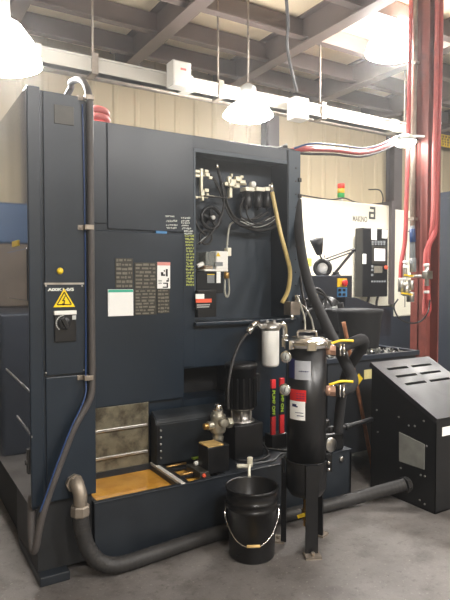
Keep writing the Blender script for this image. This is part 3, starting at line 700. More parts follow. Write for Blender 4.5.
for k in range(5): 
    al = -.35+k*.1; q = vp(al, .1198, zpx(369)); lt.obox(q, vd(al+PI/2), vd(al), (0, 0, 1), .004, .0006, .0045 if k % 2 else .003)
lt.build('sticker_print', 'navy', vs)
stick('red_sticker', 'red', -.93, -.02, zpx(388), zpx(400.5)); stick('white_sticker', 'paper', -.93, -.06, zpx(399.5), zpx(418.5), .1173)
lt = MB()
for (al, zz, hw, hh) in ((-.62, zpx(404), .014, .008), (-.5, zpx(405), .008, .004), (-.3, zpx(414), .02, .0022), (-.35, zpx(411), .025, .0016)):
    q = vp(al, .1203, zz); lt.obox(q, vd(al+PI/2), vd(al), (0, 0, 1), hw, .0006, hh)
for al in (-.45, -.3, -.15):
    for zz in (391.5, 394, 396.5): q = vp(al, .1200, zpx(zz)); lt.obox(q, vd(al+PI/2), vd(al), (0, 0, 1), .006, .0005, .0022)
lt.build('sticker_print', 'navy', vs)
# legs
for (ax_, ay_) in ((-.065, -.135), (-.113, .125), (.139, .05)):
    d_ = Vector((ax_, ay_, 0)).normalized(); t_ = Vector((-d_.y, d_.x, 0))
    l_ = MB(); q = vc+d_*.138
    l_.obox(q+Vector((0, 0, .265)), t_, d_, (0, 0, 1), .036, .006, .255, .002); l_.obox(q+t_*.033-d_*.012+Vector((0, 0, .22)), d_, t_, (0, 0, 1), .014, .004, .21)
    l_ = l_.build('leg', 'blk', vs)
    MB().obox(q+d_*.022+Vector((0, 0, .006)), t_, d_, (0, 0, 1), .045, .035, .006, .002).cyl(q+d_*.03+Vector((0, 0, .01)), q+d_*.03+Vector((0, 0, .03)), .012).build('foot_pad', 'galv', l_)
# drain
dv = MB(); dv.cyl(vc+Vector((0, 0, .11)), vc+Vector((0, 0, .30)), .017); dv.lathe(vc+Vector((0, 0, .15)), [(0, 0), (.026, 0), (.026, .06), (0, .06)], 8, smooth=False)
dv = dv.build('drain_valve', 'brass', vs)
q = vc+Vector((0, 0, .19)); MB().bar(q+tcam*.025-rgt*.05+Vector((0, 0, -.02)), q+tcam*.03+rgt*.03+Vector((0, 0, .015)), .022, .006, tcam, .002).build('yellow_lever', 'yellow', dv)
# side ports
for zz in (zpx(349), zpx(391)):
    d_ = vd(1.45); q = vp(1.45, .112, zz)
    pt = MB(); pt.cyl(q, q+d_*.03, .03, seg=18); pt.lathe(q+d_*.028, [(0, 0), (.032, 0), (.032, .03), (0, .03)], 6, d_, smooth=False)
    pt = pt.build('ball_valve', mat('pinkish_brass', srgb(190, 150, 128), .4, .6, var=.15, scale=20), vs)
    MB().torus(q+d_*.085, .031, .006, d_).torus(q+d_*.105, .031, .006, d_).build('hose_clamp', 'chrome', pt)
    s0 = q+d_*.04+Vector((0, 0, .036))
    MB().cyl(q+d_*.04, s0, .010).build('valve_stem', 'chrome', pt)
    MB().tube([s0-rgt*.02, s0+Vector((0, 0, .006)), s0+rgt*.05+Vector((0, 0, .018))-tcam*.02, s0+rgt*.12+Vector((0, 0, .016))-tcam*.03], .0075, 8, 4).build('yellow_handle', 'yellow', pt)

# hoses around the vessel
pA = vp(1.45, .112+.05, zpx(349)); pB = vp(1.45, .112+.05, zpx(391))
tag(MB().tube([pA, D(345, 346, 3.33), D(355, 341.5, 3.34), D(362, 339.5, 3.36), D(363.5, 345, 3.43), D(357, 355, 3.50), D(350, 366, 3.58), D(344, 382, 3.66), D(341, 400, 3.72), D(339, 418, 3.76), D(338, 432, 3.78)], .034, 14).build('insulated_hose', 'foam'), 'black foam-sleeved hose from the upper yellow valve bending back downward', 'hose')
tag(MB().tube([pB, D(343, 390, 3.33), D(350, 387, 3.36), D(352.5, 379, 3.42), D(347, 366, 3.50), D(340, 352, 3.56), D(332, 337, 3.66), D(322, 316, 3.8), D(312, 294, 3.95), D(305, 270, 4.08), D(301, 248, 4.2), D(298.5, 225, 4.32), D(297, 200, 4.36)], .036, 14).build('insulated_hose', 'foam'), 'long black hose down the machine edge to the lower yellow valve', 'hose')
tag(MB().tube([D(303, 322, 4.05), D(306, 310, 4.15), D(302, 290, 4.3), D(299, 262, 4.42)], .010, 10).build('air_line', 'rubber'), 'thin black line beside the long black hose on the machine edge', 'hose')
for (pts, lb_) in (([(305, 331), (304.5, 318), (300, 303), (297, 296)], 'thin grey tube rising behind the chrome lid, left one'), ([(314, 331), (311, 318), (305, 308), (300, 304)], 'thin grey tube rising behind the chrome lid, right one')):
    tag(MB().tube([D(a, b, 3.75+.1*i) for i, (a, b) in enumerate(pts)], .007, 8).build('tube', 'ghose'), lb_, 'hose')
rp = MB(); rp.tube([D(325, 431, 3.78), D(345, 427, 3.85), D(372, 419, 4.0)], .016, 12, 3); rp.cyl(D(328, 430, 3.79), D(334, 429, 3.8), .024); rp.cyl(D(345, 427, 3.85), D(350, 426, 3.87), .022)
tag(rp.build('return_pipe', 'blk'), 'black horizontal return pipe just behind the filter vessel', 'pipe')
# transfer pump at the right end of the tank
tp = thing('transfer_pump', 'low dark pump housing at the right end of the coolant tank', 'pump', (2.0, .02, .368))
MB().box(1.86, 2.10, -.0, .30, .368, .50, .02).build('pump_housing', 'blk', tp)
MB().cyl((1.90, .1, .50), (1.90, .1, .60), .05).build('pump_cap', 'blk', tp)
MB().cyl((2.05, .15, .49), (2.05, .15, .56), .03).build('pump_cap', 'blk', tp)
MB().cyl((1.95, -.01, .43), (1.95, -.03, .43), .05).build('pump_face', 'steel', tp)

# ================================================================== BUCKET
bk = thing('bucket', 'black plastic bucket with wire handle standing on the floor before the tank', 'bucket', (1.095, -.305, 0))
bc_ = Vector((1.095, -.305, 0))
MB().lathe(bc_, [(r__, h__*1.07) for r__, h__ in [(0, .006), (.118, .004), (.126, 0), (.13, .008), (.141, .26), (.146, .262), (.148, .275), (.143, .278), (.1435, .30), (.149, .302), (.151, .315), (.146, .318), (.1475, .362), (.153, .364), (.154, .374), (.147, .378), (.142, .37), (.124, .02), (0, .018)]], 44, close=False).build('bucket_shell', mat('black_bucket_plastic', srgb(15, 15, 17), .32, var=.12, scale=9, rvar=.06), bk)
bt = Vector((CAM.x-bc_.x, CAM.y-bc_.y, 0)).normalized(); br = Vector((-bt.y, bt.x, 0))
if br.dot(RT) < 0: br = -br
hp = [bc_-br*.152+Vector((0, 0, .285)), bc_-br*.150+bt*.045+Vector((0, 0, .225)), bc_-br*.10+bt*.118+Vector((0, 0, .15)), bc_-br*.035+bt*.153+Vector((0, 0, .115)), bc_+br*.045+bt*.15+Vector((0, 0, .118)), bc_+br*.11+bt*.11+Vector((0, 0, .165)), bc_+br*.150+bt*.04+Vector((0, 0, .24)), bc_+br*.152+Vector((0, 0, .29))]
ha = MB().tube(hp, .0032, 8).build('wire_handle', 'chrome', bk)
MB().cyl(hp[3]+(hp[4]-hp[3])*.08, hp[4], .0085, seg=12).build('handle_grip', 'card', ha)
for s in (-1, 1): MB().cyl(bc_+br*(s*.140)+Vector((0, 0, .287)), bc_+br*(s*.160)+Vector((0, 0, .287)), .016).build('handle_ear', 'blk', bk)

# ================================================================== BIG DRAIN HOSE
dh = [(.165, -.075, .36), (.172, -.078, .28), (.20, -.085, .17), (.26, -.10, .085), (.36, -.115, .05), (.55, -.10, .046), (.9, -.065, .046), (1.2, -.062, .046), (1.5, -.07, .046), (1.85, -.09, .047), (2.1, -.13, .065), (2.28, -.22, .115), (2.40, -.285, .15)]
tag(MB().tube(dh, .043, 18, 16, rad=lambda i: 1+.025*math.sin(i*2.1)).build('drain_hose', 'rubber'), 'thick black hose along the floor from the pipe elbow to the slotted box', 'hose')

# ================================================================== SLOTTED BLACK BOX
KX0, KX1, KY0, KY1 = 2.455, 3.10, -.495, .09
kz0, kz1 = .655, .95
kb = thing('slotted_cabinet', 'black sheet metal box with sloping slotted lid on the floor at right', 'cabinet', (2.75, -.19, 0))
bd = MB(); th = .006
bd.prism([(KX0, KY0, .0), (KX0, KY1, .0), (KX0, KY1, kz1-.02), (KX0, KY0, kz0-.02)], (th, 0, 0)); bd.prism([(KX1-th, KY0, .0), (KX1-th, KY1, .0), (KX1-th, KY1, kz1-.02), (KX1-th, KY0, kz0-.02)], (th, 0, 0))
bd.box(KX0, KX1, KY0, KY0+th, 0, kz0-.01); bd.box(KX0, KX1, KY1-th, KY1, 0, kz1-.015); bd.box(KX0, KX1, KY0, KY1, .0, .012)
bd.build('box_body', 'box_black', kb)
sl = math.hypot(KY1-KY0, kz1-kz0); sy, sz = (KY1-KY0)/sl, (kz1-kz0)/sl
def SP(x, t, h=0): return Vector((x, KY0+sy*t-sz*h, kz0+sz*t+sy*h))
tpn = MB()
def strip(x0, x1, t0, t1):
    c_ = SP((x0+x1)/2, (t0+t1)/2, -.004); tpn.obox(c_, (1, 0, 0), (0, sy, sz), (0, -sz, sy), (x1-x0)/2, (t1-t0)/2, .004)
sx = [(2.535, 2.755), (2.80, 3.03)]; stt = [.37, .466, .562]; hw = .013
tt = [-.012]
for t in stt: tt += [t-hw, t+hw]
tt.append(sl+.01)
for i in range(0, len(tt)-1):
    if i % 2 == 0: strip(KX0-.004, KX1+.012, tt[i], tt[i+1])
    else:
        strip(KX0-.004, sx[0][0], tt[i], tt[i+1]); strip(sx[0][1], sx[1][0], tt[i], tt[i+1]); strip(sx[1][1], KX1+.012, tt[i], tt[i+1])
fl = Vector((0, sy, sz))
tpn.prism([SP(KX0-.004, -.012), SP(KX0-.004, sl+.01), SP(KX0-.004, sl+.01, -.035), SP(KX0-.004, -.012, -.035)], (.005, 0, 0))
tpn.build('slotted_lid', mat('sheen_black_lid', srgb(40, 40, 43), .4, var=.12, scale=7, rvar=.08, dirt=srgb(58, 58, 60), dscale=6, dlo=.55, dhi=.8), kb)  # box black raised to grey: sheen on the slope is in the colour
a1, a2, a3, a4 = U(399.5, 432, KX0), U(425, 444.5, KX0), U(424.5, 469.5, KX0), U(399.5, 461, KX0)
MB().prism([(KX0, a1.y, a1.z), (KX0, a2.y, a2.z), (KX0, a3.y, a3.z), (KX0, a4.y, a4.z)], (-.005, 0, 0)).build('grey_cover_plate', mat('scuffed_grey_plate', srgb(150, 152, 146), .5, .2, var=.15, scale=14), kb)
for (px, py) in ((399, 417), (424, 421), (409, 425.5), (415, 426), (427, 446), (401, 468), (378, 432), (377, 410), (421, 475), (425, 476), (420, 500), (425, 504), (382, 486)):
    q = U(px, py, KX0); MB().cyl((KX0-.0005, q.y, q.z), (KX0-.006, q.y, q.z), .007, seg=10).build('box_screw', 'steel', kb)
q = U(408, 484, KX0); hf = MB(); hf.cyl((KX0+.0, q.y, q.z), (KX0-.05, q.y, q.z), .05); hf.lathe((KX0-.02, q.y, q.z), [(0, 0), (.058, 0), (.058, .03), (0, .03)], 8, (-1, 0, 0), smooth=False)
hf.build('hose_fitting', 'rubber', kb)
q, q2 = V(442, 427.5, KY0), V(452, 437, KY0)
MB().box(q.x, q2.x+.05, KY0-.004, KY0, q2.z+.02, q.z, .001).build('front_label', 'paper', kb)

# ================================================================== CHIP HOPPER, POLE, CONVEYOR
hp_ = thing('chip_hopper', 'black open chip hopper behind the slotted box with metal shavings inside', 'hopper', (2.8, .68, 0))
hx0, hx1, hy0, hy1, hz = 2.28, 3.32, .40, .97, .95
hs = MB(); t = .012
hs.box(hx0, hx1, hy0, hy0+t, .18, hz); hs.box(hx0, hx1, hy1-t, hy1, .18, hz); hs.box(hx0, hx0+t, hy0, hy1, .18, hz); hs.box(hx1-t, hx1, hy0, hy1, .18, hz); hs.box(hx0, hx1, hy0, hy1, .16, .18)
hs.build('hopper_shell', mat('hopper_paint', srgb(40, 44, 50), .5, var=.15, scale=6), hp_)
rm = MB()
rm.box(hx0-.02, hx1+.02, hy0-.025, hy0+.012, hz-.03, hz+.01, .004); rm.box(hx0-.02, hx1+.02, hy1-.012, hy1+.025, hz-.03, hz+.01, .004); rm.box(hx1-.012, hx1+.025, hy0-.02, hy1+.02, hz-.03, hz+.01, .004); rm.box(hx0-.025, hx0+.012, hy0-.02, hy1+.02, hz-.03, hz+.01, .004)
rm.build('hopper_rim', 'dkmach', hp_)
for (xx, yy) in ((hx0+.08, hy0+.08), (hx1-.08, hy0+.08), (hx0+.08, hy1-.08), (hx1-.08, hy1-.08)):
    c_ = MB(); c_.cyl((xx-.02, yy, .06), (xx+.02, yy, .06), .06, seg=20); c_.box(xx-.03, xx+.03, yy-.03, yy+.03, .10, .165); c_.build('caster', 'blkm', hp_)
a, b = V(364, 370, hy0), V(374, 378, hy0)
MB().box(a.x, b.x, hy0-.004, hy0, b.z, a.z).build('pale_yellow_label', mat('faded_label', srgb(216, 204, 140), .6, var=.1, scale=20), hp_)
q = V(358.5, 379, hy0); MB().obox((q.x, hy0-.003, q.z), (1, 0, 1), (0, 1, 0), (-1, 0, 1), .032, .002, .032).build('yellow_diamond_label', 'yellow', hp_)
ch = MB(); rnd = random.Random(3); ch.box(hx0+.02, hx1-.02, hy0+.02, hy1-.02, .5, .86)
for k in range(230):
    c = Vector((rnd.uniform(hx0+.05, hx1-.05), rnd.uniform(hy0+.05, hy1-.05), .87+rnd.uniform(0, .05))); c.z += .06*max(0, 1-abs(c.x-3.05)/.5)
    ax_ = Vector((rnd.uniform(-1, 1), rnd.uniform(-1, 1), rnd.uniform(-.5, .9))).normalized(); ay_ = ax_.cross(Vector((.3, .5, .8))).normalized()
    ch.obox(c, ax_, ay_, ax_.cross(ay_), .025, .008, .002)
c_ = ch.build('metal_chips', 'chips', hp_); c_['kind'] = 'stuff'

pl0 = Vector((2.70, .30, 0)); pl1 = D(343.5, 322, 4.5)
tag(MB().tube([pl0+Vector((0,0,.012)), (pl0*.5+pl1*.5)+Vector((.01, 0, 0)), pl1], .016, 10, 6).build('pole', 'rod'), 'thin rusty brown pole leaning behind the filter vessel', 'pole')

cv = thing('chip_conveyor', 'dark chip conveyor behind the machine with yellow emergency stop panel', 'conveyor', (3.0, 1.6, 0))
MB().box(2.55, 3.30, 1.32, 2.6, .02, 1.30, .01).build('conveyor_body', 'dkmach', cv)
cb_ = MB().box(2.60, 3.42, 1.30, 1.62, 1.395, 1.625, .008).build('control_box', 'dkmach', cv)
MB().box(2.75, 3.25, 1.36, 1.58, 1.29, 1.40).build('box_pedestal', 'blk', cv)
a, b = V(337, 278.5, 1.30), V(346.5, 287, 1.30); MB().box(a.x, b.x, 1.292, 1.301, b.z, a.z, .002).build('yellow_stop_plate', 'yellow', cb_)
q = V(342.5, 283, 1.30); MB().lathe((q.x, 1.293, q.z), [(0, 0), (.018, 0), (.018, .018), (.034, .02), (.036, .034), (.028, .042), (0, .044)], 20, (0, -1, 0)).build('red_stop_button', 'red', cb_)
a, b = V(337, 287.6, 1.30), V(346.5, 296.8, 1.30); MB().box(a.x, b.x, 1.292, 1.301, b.z, a.z, .002).build('blue_switch_plate', 'bluel', cb_)
for (px, py) in ((339.8, 290), (344, 290), (339.8, 294.5), (344, 294.5)):
    q = V(px, py, 1.29); MB().box(q.x-.017, q.x+.017, 1.284, 1.293, q.z-.014, q.z+.014, .003).build('switch_button', 'blk', cb_)
# sloping hood and the discharge chute over the hopper
hd_ = MB(); hd_.prism([(3.30, 1.28, 1.40), (3.45, 1.28, 1.40), (3.98, 1.28, 1.24), (3.98, 1.28, .98), (3.30, 1.28, .98)], (0, .7, 0), .006)
hd_.build('sloping_hood', 'dkmach', cv)
cc = MB()
cc.lathe((2.93, .70, .985), [(0, 0), (.165, 0), (.17, .02), (.195, .285), (.205, .305), (.205, .335), (.0, .345)], 30)
cc.box(2.80, 3.06, .72, 1.36, 1.10, 1.31, .02)
cc.build('discharge_chute', mat('scuffed_chute', srgb(25, 26, 28), .7, var=.2, scale=8, dirt=srgb(44, 44, 44), dscale=16, dlo=.6, dhi=.75), cv)
mt = MB(); q = V(327, 312, 1.15)
mt.cyl((q.x-.09, 1.15, q.z-.08), (q.x+.08, 1.15, q.z+.1), .085); mt.box(q.x-.02, q.x+.13, 1.08, 1.26, q.z-.22, q.z-.04, .01); mt.box(q.x-.1, q.x+.12, 1.2, 1.34, q.z-.2, q.z+.06, .01)
mt = mt.build('drive_motor', 'blk', cv)
q = V(333.5, 309, 1.1); MB().obox((q.x, 1.062, q.z), (1, 0, .25), (0, 1, 0), (-.25, 0, 1), .045, .004, .03).build('nameplate', 'greyl', mt)
for (pts, r_) in (([(309, 291), (318, 289), (325, 296), (325, 306), (320, 312)], .014), ([(306, 300), (314, 297), (321, 301), (322, 312), (317, 320)], .012), ([(311, 298), (319, 293), (328, 299), (332, 306)], .011), ([(305, 315), (312, 309), (318, 316), (322, 328)], .012)):
    MB().tube([V(a, b, 1.0) for a, b in pts], r_, 8, 6).build('motor_cable', 'rubber', cv)
MB().cyl(V(308, 293, 1.05), V(316, 290, 1.05), .02).cyl(V(313, 300, 1.05), V(317, 297, 1.05), .022).build('cable_gland', 'steel', cv)
MB().tube([V(340, 303, .95), V(342, 312, .93), V(345.5, 322, .90), V(347, 338, .86), V(347, 350, .8)], .03, 12).build('conveyor_hose', 'foam', cv)

# magnifier lamp
ml = thing('magnifier_lamp', 'black swing-arm ring magnifier lamp on the yellow-stop control box', 'lamp', (3.36, 1.48, 1.625))
LY = 1.48
b0 = V(347, 275, LY); b0 = Vector((3.36, LY, 1.625)); e1 = V(354, 250, LY); e2 = V(325, 262, LY)
MB().cyl(b0, b0+Vector((0, 0, .04)), .035).box(b0.x-.03, b0.x+.03, LY-.04, LY+.04, 1.625, 1.64, .004).build('lamp_base', 'blk', ml)
for dx in (-.012, .012): MB().cyl(b0+Vector((dx, 0, .04)), e1+Vector((dx, 0, 0)), .008, seg=8).build('lower_arm', 'blk', ml)
for dz in (-.0, .03): MB().cyl(e1+Vector((0, 0, dz-.015)), e2+Vector((0, 0, dz)), .007, seg=8).build('upper_arm', 'blk', ml)
MB().cyl(e1+Vector((0, -.02, 0)), e1+Vector((0, .02, 0)), .016).build('elbow_joint', 'blk', ml)
rc_ = V(322.5, 268, LY); fn = (CAM-rc_); fn.z = .2; fn.normalize()
MB().torus(rc_, .075, .024, fn, 32, 10).build('ring_head', 'blk', ml)
MB().lathe(rc_-fn*.006, [(0, 0), (.058, 0), (.058, .012), (0, .012)], 28, fn).build('magnifier_lens', 'paper', ml)
MB().cyl(V(323, 262, LY), V(319.5, 254, LY), .008).cyl(V(326, 262, LY), V(324, 255, LY), .005).build('head_bracket', 'blk', ml)
q = V(319.5, 255, LY); MB().lathe(q, [(0, 0), (.025, 0), (.035, .02), (.05, .08), (.075, .17), (.068, .17), (.03, .03), (0, .03)], 24, (-.25, 0, 1), close=False).build('lamp_shade', 'blk', ml)

# ================================================================== WHITE MACHINE AT THE BACK
wm = thing('white_machining_center', 'tall cream white machine tool by the back wall with dark pendant panel', 'machine', (5.1, 3.6, 0))
WY = 3.2
MB().box(4.1, 6.06, WY, 4.0, 1.18, 2.735, .02).build('white_body', 'cream', wm)
MB().box(4.1, 6.06, WY-.005, WY+.01, 1.18, 1.56, .004).build('lower_front_panel', 'cream', wm)
MB().box(6.02, 6.10, WY-.06, 3.6, 1.2, 2.80, .006).build('dark_corner_post', 'wallcol', wm)
MB().box(6.12, 7.6, WY-.03, 4.0, 1.0, 2.68, .02).build('side_column', 'cream', wm)
MB().box(6.36, 6.375, WY-.036, WY, 1.15, 2.35).box(6.36, 7.3, WY-.036, WY, 2.34, 2.355).build('side_door_seam', 'platel', wm)
MB().box(4.1, 7.6, WY-.02, 4.0, 0.0, 1.16, .02).build('machine_base', 'dkmach', wm)
q = V(352.5, 218, WY); q2 = V(367, 216.5, WY)
MB().text('MAKINO', .115, (q.x, WY-.0005, q.z-.045), *FR, fit=q2.x-q.x, bold=.003).build('maker_lettering', mat('pale_grey_lettering', srgb(120, 118, 108), .5, var=.02), wm)
q = V(368.8, 217.6, WY); q1 = V(375.2, 209.8, WY); ew, eh = q1.x-q.x, q1.z-q.z+.06; tx_ = ew*.24; tk_ = eh*.19
em = MB(); ex, ez = q.x, q.z-.02
em.box(ex+.02, ex+ew, WY-.004, WY, ez+eh-tk_, ez+eh, .002).box(ex+ew-tx_, ex+ew, WY-.005, WY, ez, ez+eh, .002)
em.box(ex, ex+ew, WY-.006, WY, ez, ez+tk_*.9, .002).box(ex, ex+ew, WY-.007, WY, ez+eh*.42, ez+eh*.42+tk_*.9, .002).box(ex, ex+tx_, WY-.008, WY, ez, ez+eh*.42+tk_*.9, .002)
em.build('maker_emblem', mat('dark_emblem', srgb(70, 68, 64), .5, var=.02), wm)
a, b = V(301, 258, WY), V(311.5, 266.5, WY); MB().box(a.x, b.x, WY-.006, WY, b.z, a.z).build('yellow_note', mat('pale_yellow_note', srgb(238, 226, 90), .6, var=.03), wm)
PY = 2.95
a, b = V(363, 227.5, PY), V(387.5, 296.5, PY)
pn_ = MB().box(a.x, b.x, PY, PY+.16, b.z, a.z, .012).box(a.x+.3, b.x-.3, PY+.15, WY+.02, 1.7, 2.0).build('control_pendant', 'blk', wm)
def pb(name, x0, y0, x1, y1, m_, th=.008):
    a, b = V(x0, y0, PY), V(x1, y1, PY); return MB().box(a.x, b.x, PY-th, PY+.002, b.z, a.z, .002).build(name, m_, pn_)
pb('paper_note', 371.5, 228.5, 376.5, 240, 'paper'); pb('paper_note', 382, 229.5, 387, 238.5, 'paper')
pb('screen_bezel', 372, 246, 386, 264, 'plate'); pb('screen', 374, 248.5, 384.5, 261, 'screen', .012)
pb('keypad', 374, 266, 382, 273, 'platel'); pb('side_label', 362.6, 254, 365.8, 264, 'paper', .01)
def btn(px, py, h):
    q = V(px, py, PY); MB().box(q.x-h, q.x+h, PY-.01, PY, q.z-h*.8, q.z+h*.8, .002).build('panel_button', 'grey', pn_)
for k in range(5): btn(372.5+k*2.9, 242, .02); btn(372.5+k*2.9, 244.2, .016)
for k in range(6): btn(372+k*2.5, 281.5, .016)
for py in (266.5, 270, 275): btn(372, py, .02)
q = V(385.3, 267.5, PY); MB().cyl((q.x, PY-.03, q.z), (q.x, PY, q.z), .03).build('orange_stop_button', 'orange', pn_)
for px in (369, 378): MB().tube([V(px, 296, PY+.08), V(px-1.5, 303, PY+.08), V(px-1, 312, PY+.1)], .018, 8, 4).build('pendant_cable', 'rubber', pn_)
tw = V(341, 197, 3.5); tz = 2.735
lt_ = MB().cyl((tw.x, 3.5, tz), (tw.x, 3.5, tz+.06), .03).build('signal_tower', 'greyl', wm)
hts = [V(341, 197.5, 3.5).z, V(341, 193, 3.5).z, V(341, 188.3, 3.5).z, V(341, 183.5, 3.5).z]
MB().cyl((tw.x, 3.5, tz), (tw.x, 3.5, hts[0]), .03).build('tower_stem', 'greyl', lt_)
for k, (c_, nm) in enumerate((((.03, .6, .12), 'green_lens'), ((1, .75, .05), 'yellow_lens'), ((1, .06, .03), 'red_lens'))):
    MB().cyl((tw.x, 3.5, hts[k]), (tw.x, 3.5, hts[k+1]-.004), .055, seg=20, bev=.004).build(nm, mat(nm, (c_[0]*.8, c_[1]*.7, c_[2]*.7), .3, var=0), lt_)
hcab = []
tag(MB().tube([(4.05, 3.3, 2.81), (4.4, 3.25, 2.765), (4.9, 3.28, 2.752), (5.2, 3.32, 2.80), (5.45, 3.3, 2.75), (5.95, 3.3, 2.755), (6.1, 3.45, 3.0), (6.3, 3.9, 3.1)], .010, 8).build('cable', 'rubber'), 'black cable trailing along the roof of the white machine', 'cable')

# dark machine at the right edge
dm = thing('dark_machine', 'dark slate machine cabinet at the right edge beyond the red column', 'machine', (6.7, 1.7, 0))
MB().box(5.80, 7.6, 1.2, 2.2, .0, 2.77, .015).build('machine_shell', 'dkmach', dm)
MB().box(5.787, 5.803, 1.25, 1.72, .2, 2.68, .006).build('side_door', 'dkmach', dm)
MB().box(5.787, 5.803, 1.75, 2.16, .2, 2.68, .006).build('side_door', 'dkmach', dm)
MB().box(5.77, 5.79, 1.66, 1.69, 1.35, 1.55, .004).build('door_handle', 'steel', dm)
# unseen coloured blocks, added for the glossy side panel to reflect
bm_ = thing('unseen_reflection_blocks', 'unseen blue, brown and dark blocks added for the glossy side panel to reflect', 'machine', (-1.0, 3.9, 0))
MB().box(-2.0, -.30, 3.5, 4.2, 1.98, 2.42, .02).build('blue_reflection_block', 'bluerefl', bm_)
MB().box(-2.0, -.30, 2.3, 4.2, 0, 1.28, .02).build('dark_reflection_block', 'dkmach', bm_)
MB().box(-2.0, -.30, 3.5, 4.2, 1.285, 1.975, .02).build('brown_reflection_block', 'brown', bm_)

# ================================================================== RED COLUMN
cx_, cy_ = 4.165, 1.0; hf_ = .10
sc_ = thing('steel_column', 'red oxide painted steel building column standing right of centre', 'column', (cx_, cy_, 0))
m_ = MB(); m_.box(cx_-hf_, cx_-hf_+.018, cy_-hf_, cy_+hf_, 0, 4.6); m_.box(cx_+hf_-.018, cx_+hf_, cy_-hf_, cy_+hf_, 0, 4.6); m_.box(cx_-hf_, cx_+hf_, cy_-.008, cy_+.008, 0, 4.6)
m_.build('column_shaft', 'column', sc_)
MB().box(cx_-.2, cx_+.2, cy_-.2, cy_+.2, 0, .025, .004).build('base_plate', 'column', sc_)
# grey conduit on the column
cdp = MB(); cdp.cyl((cx_-hf_-.03, cy_+.06, 1.75), (cx_-hf_-.03, cy_+.06, 4.6), .028); 
for zz in (2.2, 3.0, 3.8): cdp.box(cx_-hf_-.06, cx_-hf_, cy_+.02, cy_+.10, zz, zz+.03)
tag(cdp.build('conduit_pipe', 'galv'), 'grey electrical conduit strapped up the left side of the red column', 'pipe')
# hoses on the column
cg = 'hoses strapped to the red column'
fx0 = cx_-hf_-.02
tag(MB().tube([D(411, 0, 5.75), D(409.5, 80, 5.75), D(408, 150, 5.75), D(406.5, 200, 5.75), D(405, 240, 5.75), D(401.5, 262, 5.72), D(400.5, 280, 5.7)], .022, 10).build('air_hose', 'redhose'), 'red air hose down the left side of the red column to the regulators', 'hose', cg)
tag(MB().tube([D(441, 0, 5.7), D(439.5, 80, 5.7), D(437.5, 150, 5.7), D(436, 200, 5.7), D(434.5, 232, 5.7), D(428.5, 246, 5.68), D(427, 270, 5.65), D(427.5, 295, 5.65), D(428.5, 308, 5.65), D(426, 316, 5.65)], .028, 10).build('air_hose', 'redhose'), 'thick red air hose down the right side of the red column', 'hose', cg)
tag(MB().tube([D(437, 0, 5.66), D(436, 90, 5.66), D(434, 160, 5.66), D(433, 215, 5.66), D(430, 240, 5.75), D(425.5, 255, 5.72), D(425, 290, 5.7), D(424, 315, 5.7)], .022, 10).build('air_hose', 'pinkhose'), 'paler pink hose tight against the right face of the red column', 'hose', cg)
tag(MB().tube([D(398, 299, 5.6), D(394, 307, 5.6), D(399, 318, 5.58), D(410, 323, 5.55), D(421, 321, 5.55), D(428, 312, 5.55), D(430, 300, 5.6)], .008, 8).build('cable', 'blk'), 'thin cable looping under the regulators across the red column', 'cable')
ar = thing('air_regulator', 'air regulator manifold with yellow handles on the red column', 'regulator', D(406, 310, 5.62))
rm_ = MB()
for (px, py, r_, h_) in ((401, 285, .03, .14), (405, 272, .02, .16), (406, 290, .035, .12), (411, 285, .03, .10), (410.5, 297, .04, .10)):
    q = D(px, py, 5.62); rm_.cyl(q-Vector((0, 0, h_/2)), q+Vector((0, 0, h_/2)), r_)
rm_.cyl(D(405, 276, 5.6), D(428, 276, 5.6), .018); rm_.cyl(D(401, 293, 5.62), D(412, 293, 5.62), .02)
q = D(427, 276, 5.58); rm_.cyl(q-Vector((0, 0, .1)), q+Vector((0, 0, .1)), .022); rm_.box(q.x-.04, q.x+.05, q.y-.03, q.y+.03, q.z-.03, q.z+.05, .006)
rm_.build('manifold', 'steel', ar)
w2 = MB()
for py in (262, 267, 279, 284): q = D(405.5, py, 5.6); w2.cyl(q-Vector((0, 0, .014)), q+Vector((0, 0, .014)), .026)
for py in (265, 292): q = D(426.5, py, 5.56); w2.cyl(q-Vector((0, 0, .014)), q+Vector((0, 0, .014)), .028)
w2.build('white_collars', 'paper', ar)
for (x0, y0, x1, y1) in ((404.5, 275, 413, 276), (402, 293, 412, 294.5)):
    MB().bar(D(x0, y0, 5.56), D(x1, y1, 5.55), .035, .012, (0, 0, 1), .003).build('yellow_handle', 'yellow', ar)
MB().cyl(D(412.8, 258, 5.6), D(413, 272, 5.6), .032).cyl(D(412.2, 226, 5.62), D(412.8, 258, 5.62), .026).build('filter_housing', 'grey', ar)
MB().cyl(D(412.3, 229, 5.6), D(412.6, 242, 5.6), .030).build('blue_label', 'bluec', ar)
# work lamp on the column
wl = thing('work_lamp', 'small bright lamp bracketed on the left of the red column', 'lamp', D(404, 142, 5.72))
q = D(404.5, 142, 5.72)
MB().lathe(q, [(0, -.045), (.07, -.04), (.11, -.012), (.115, .0), (0, .0)], 24, close=False).build('lamp_lens', 'lampsmall', wl)
MB().lathe(q, [(.117, .0), (.11, .03), (.06, .07), (.0, .08)], 24, close=False).build('lamp_hood', 'greyl', wl)
MB().bar(q+Vector((0, 0, .06)), Vector((cx_-hf_-.0, cy_-.05, q.z+.06)), .03, .02).build('lamp_bracket', 'steel', wl)
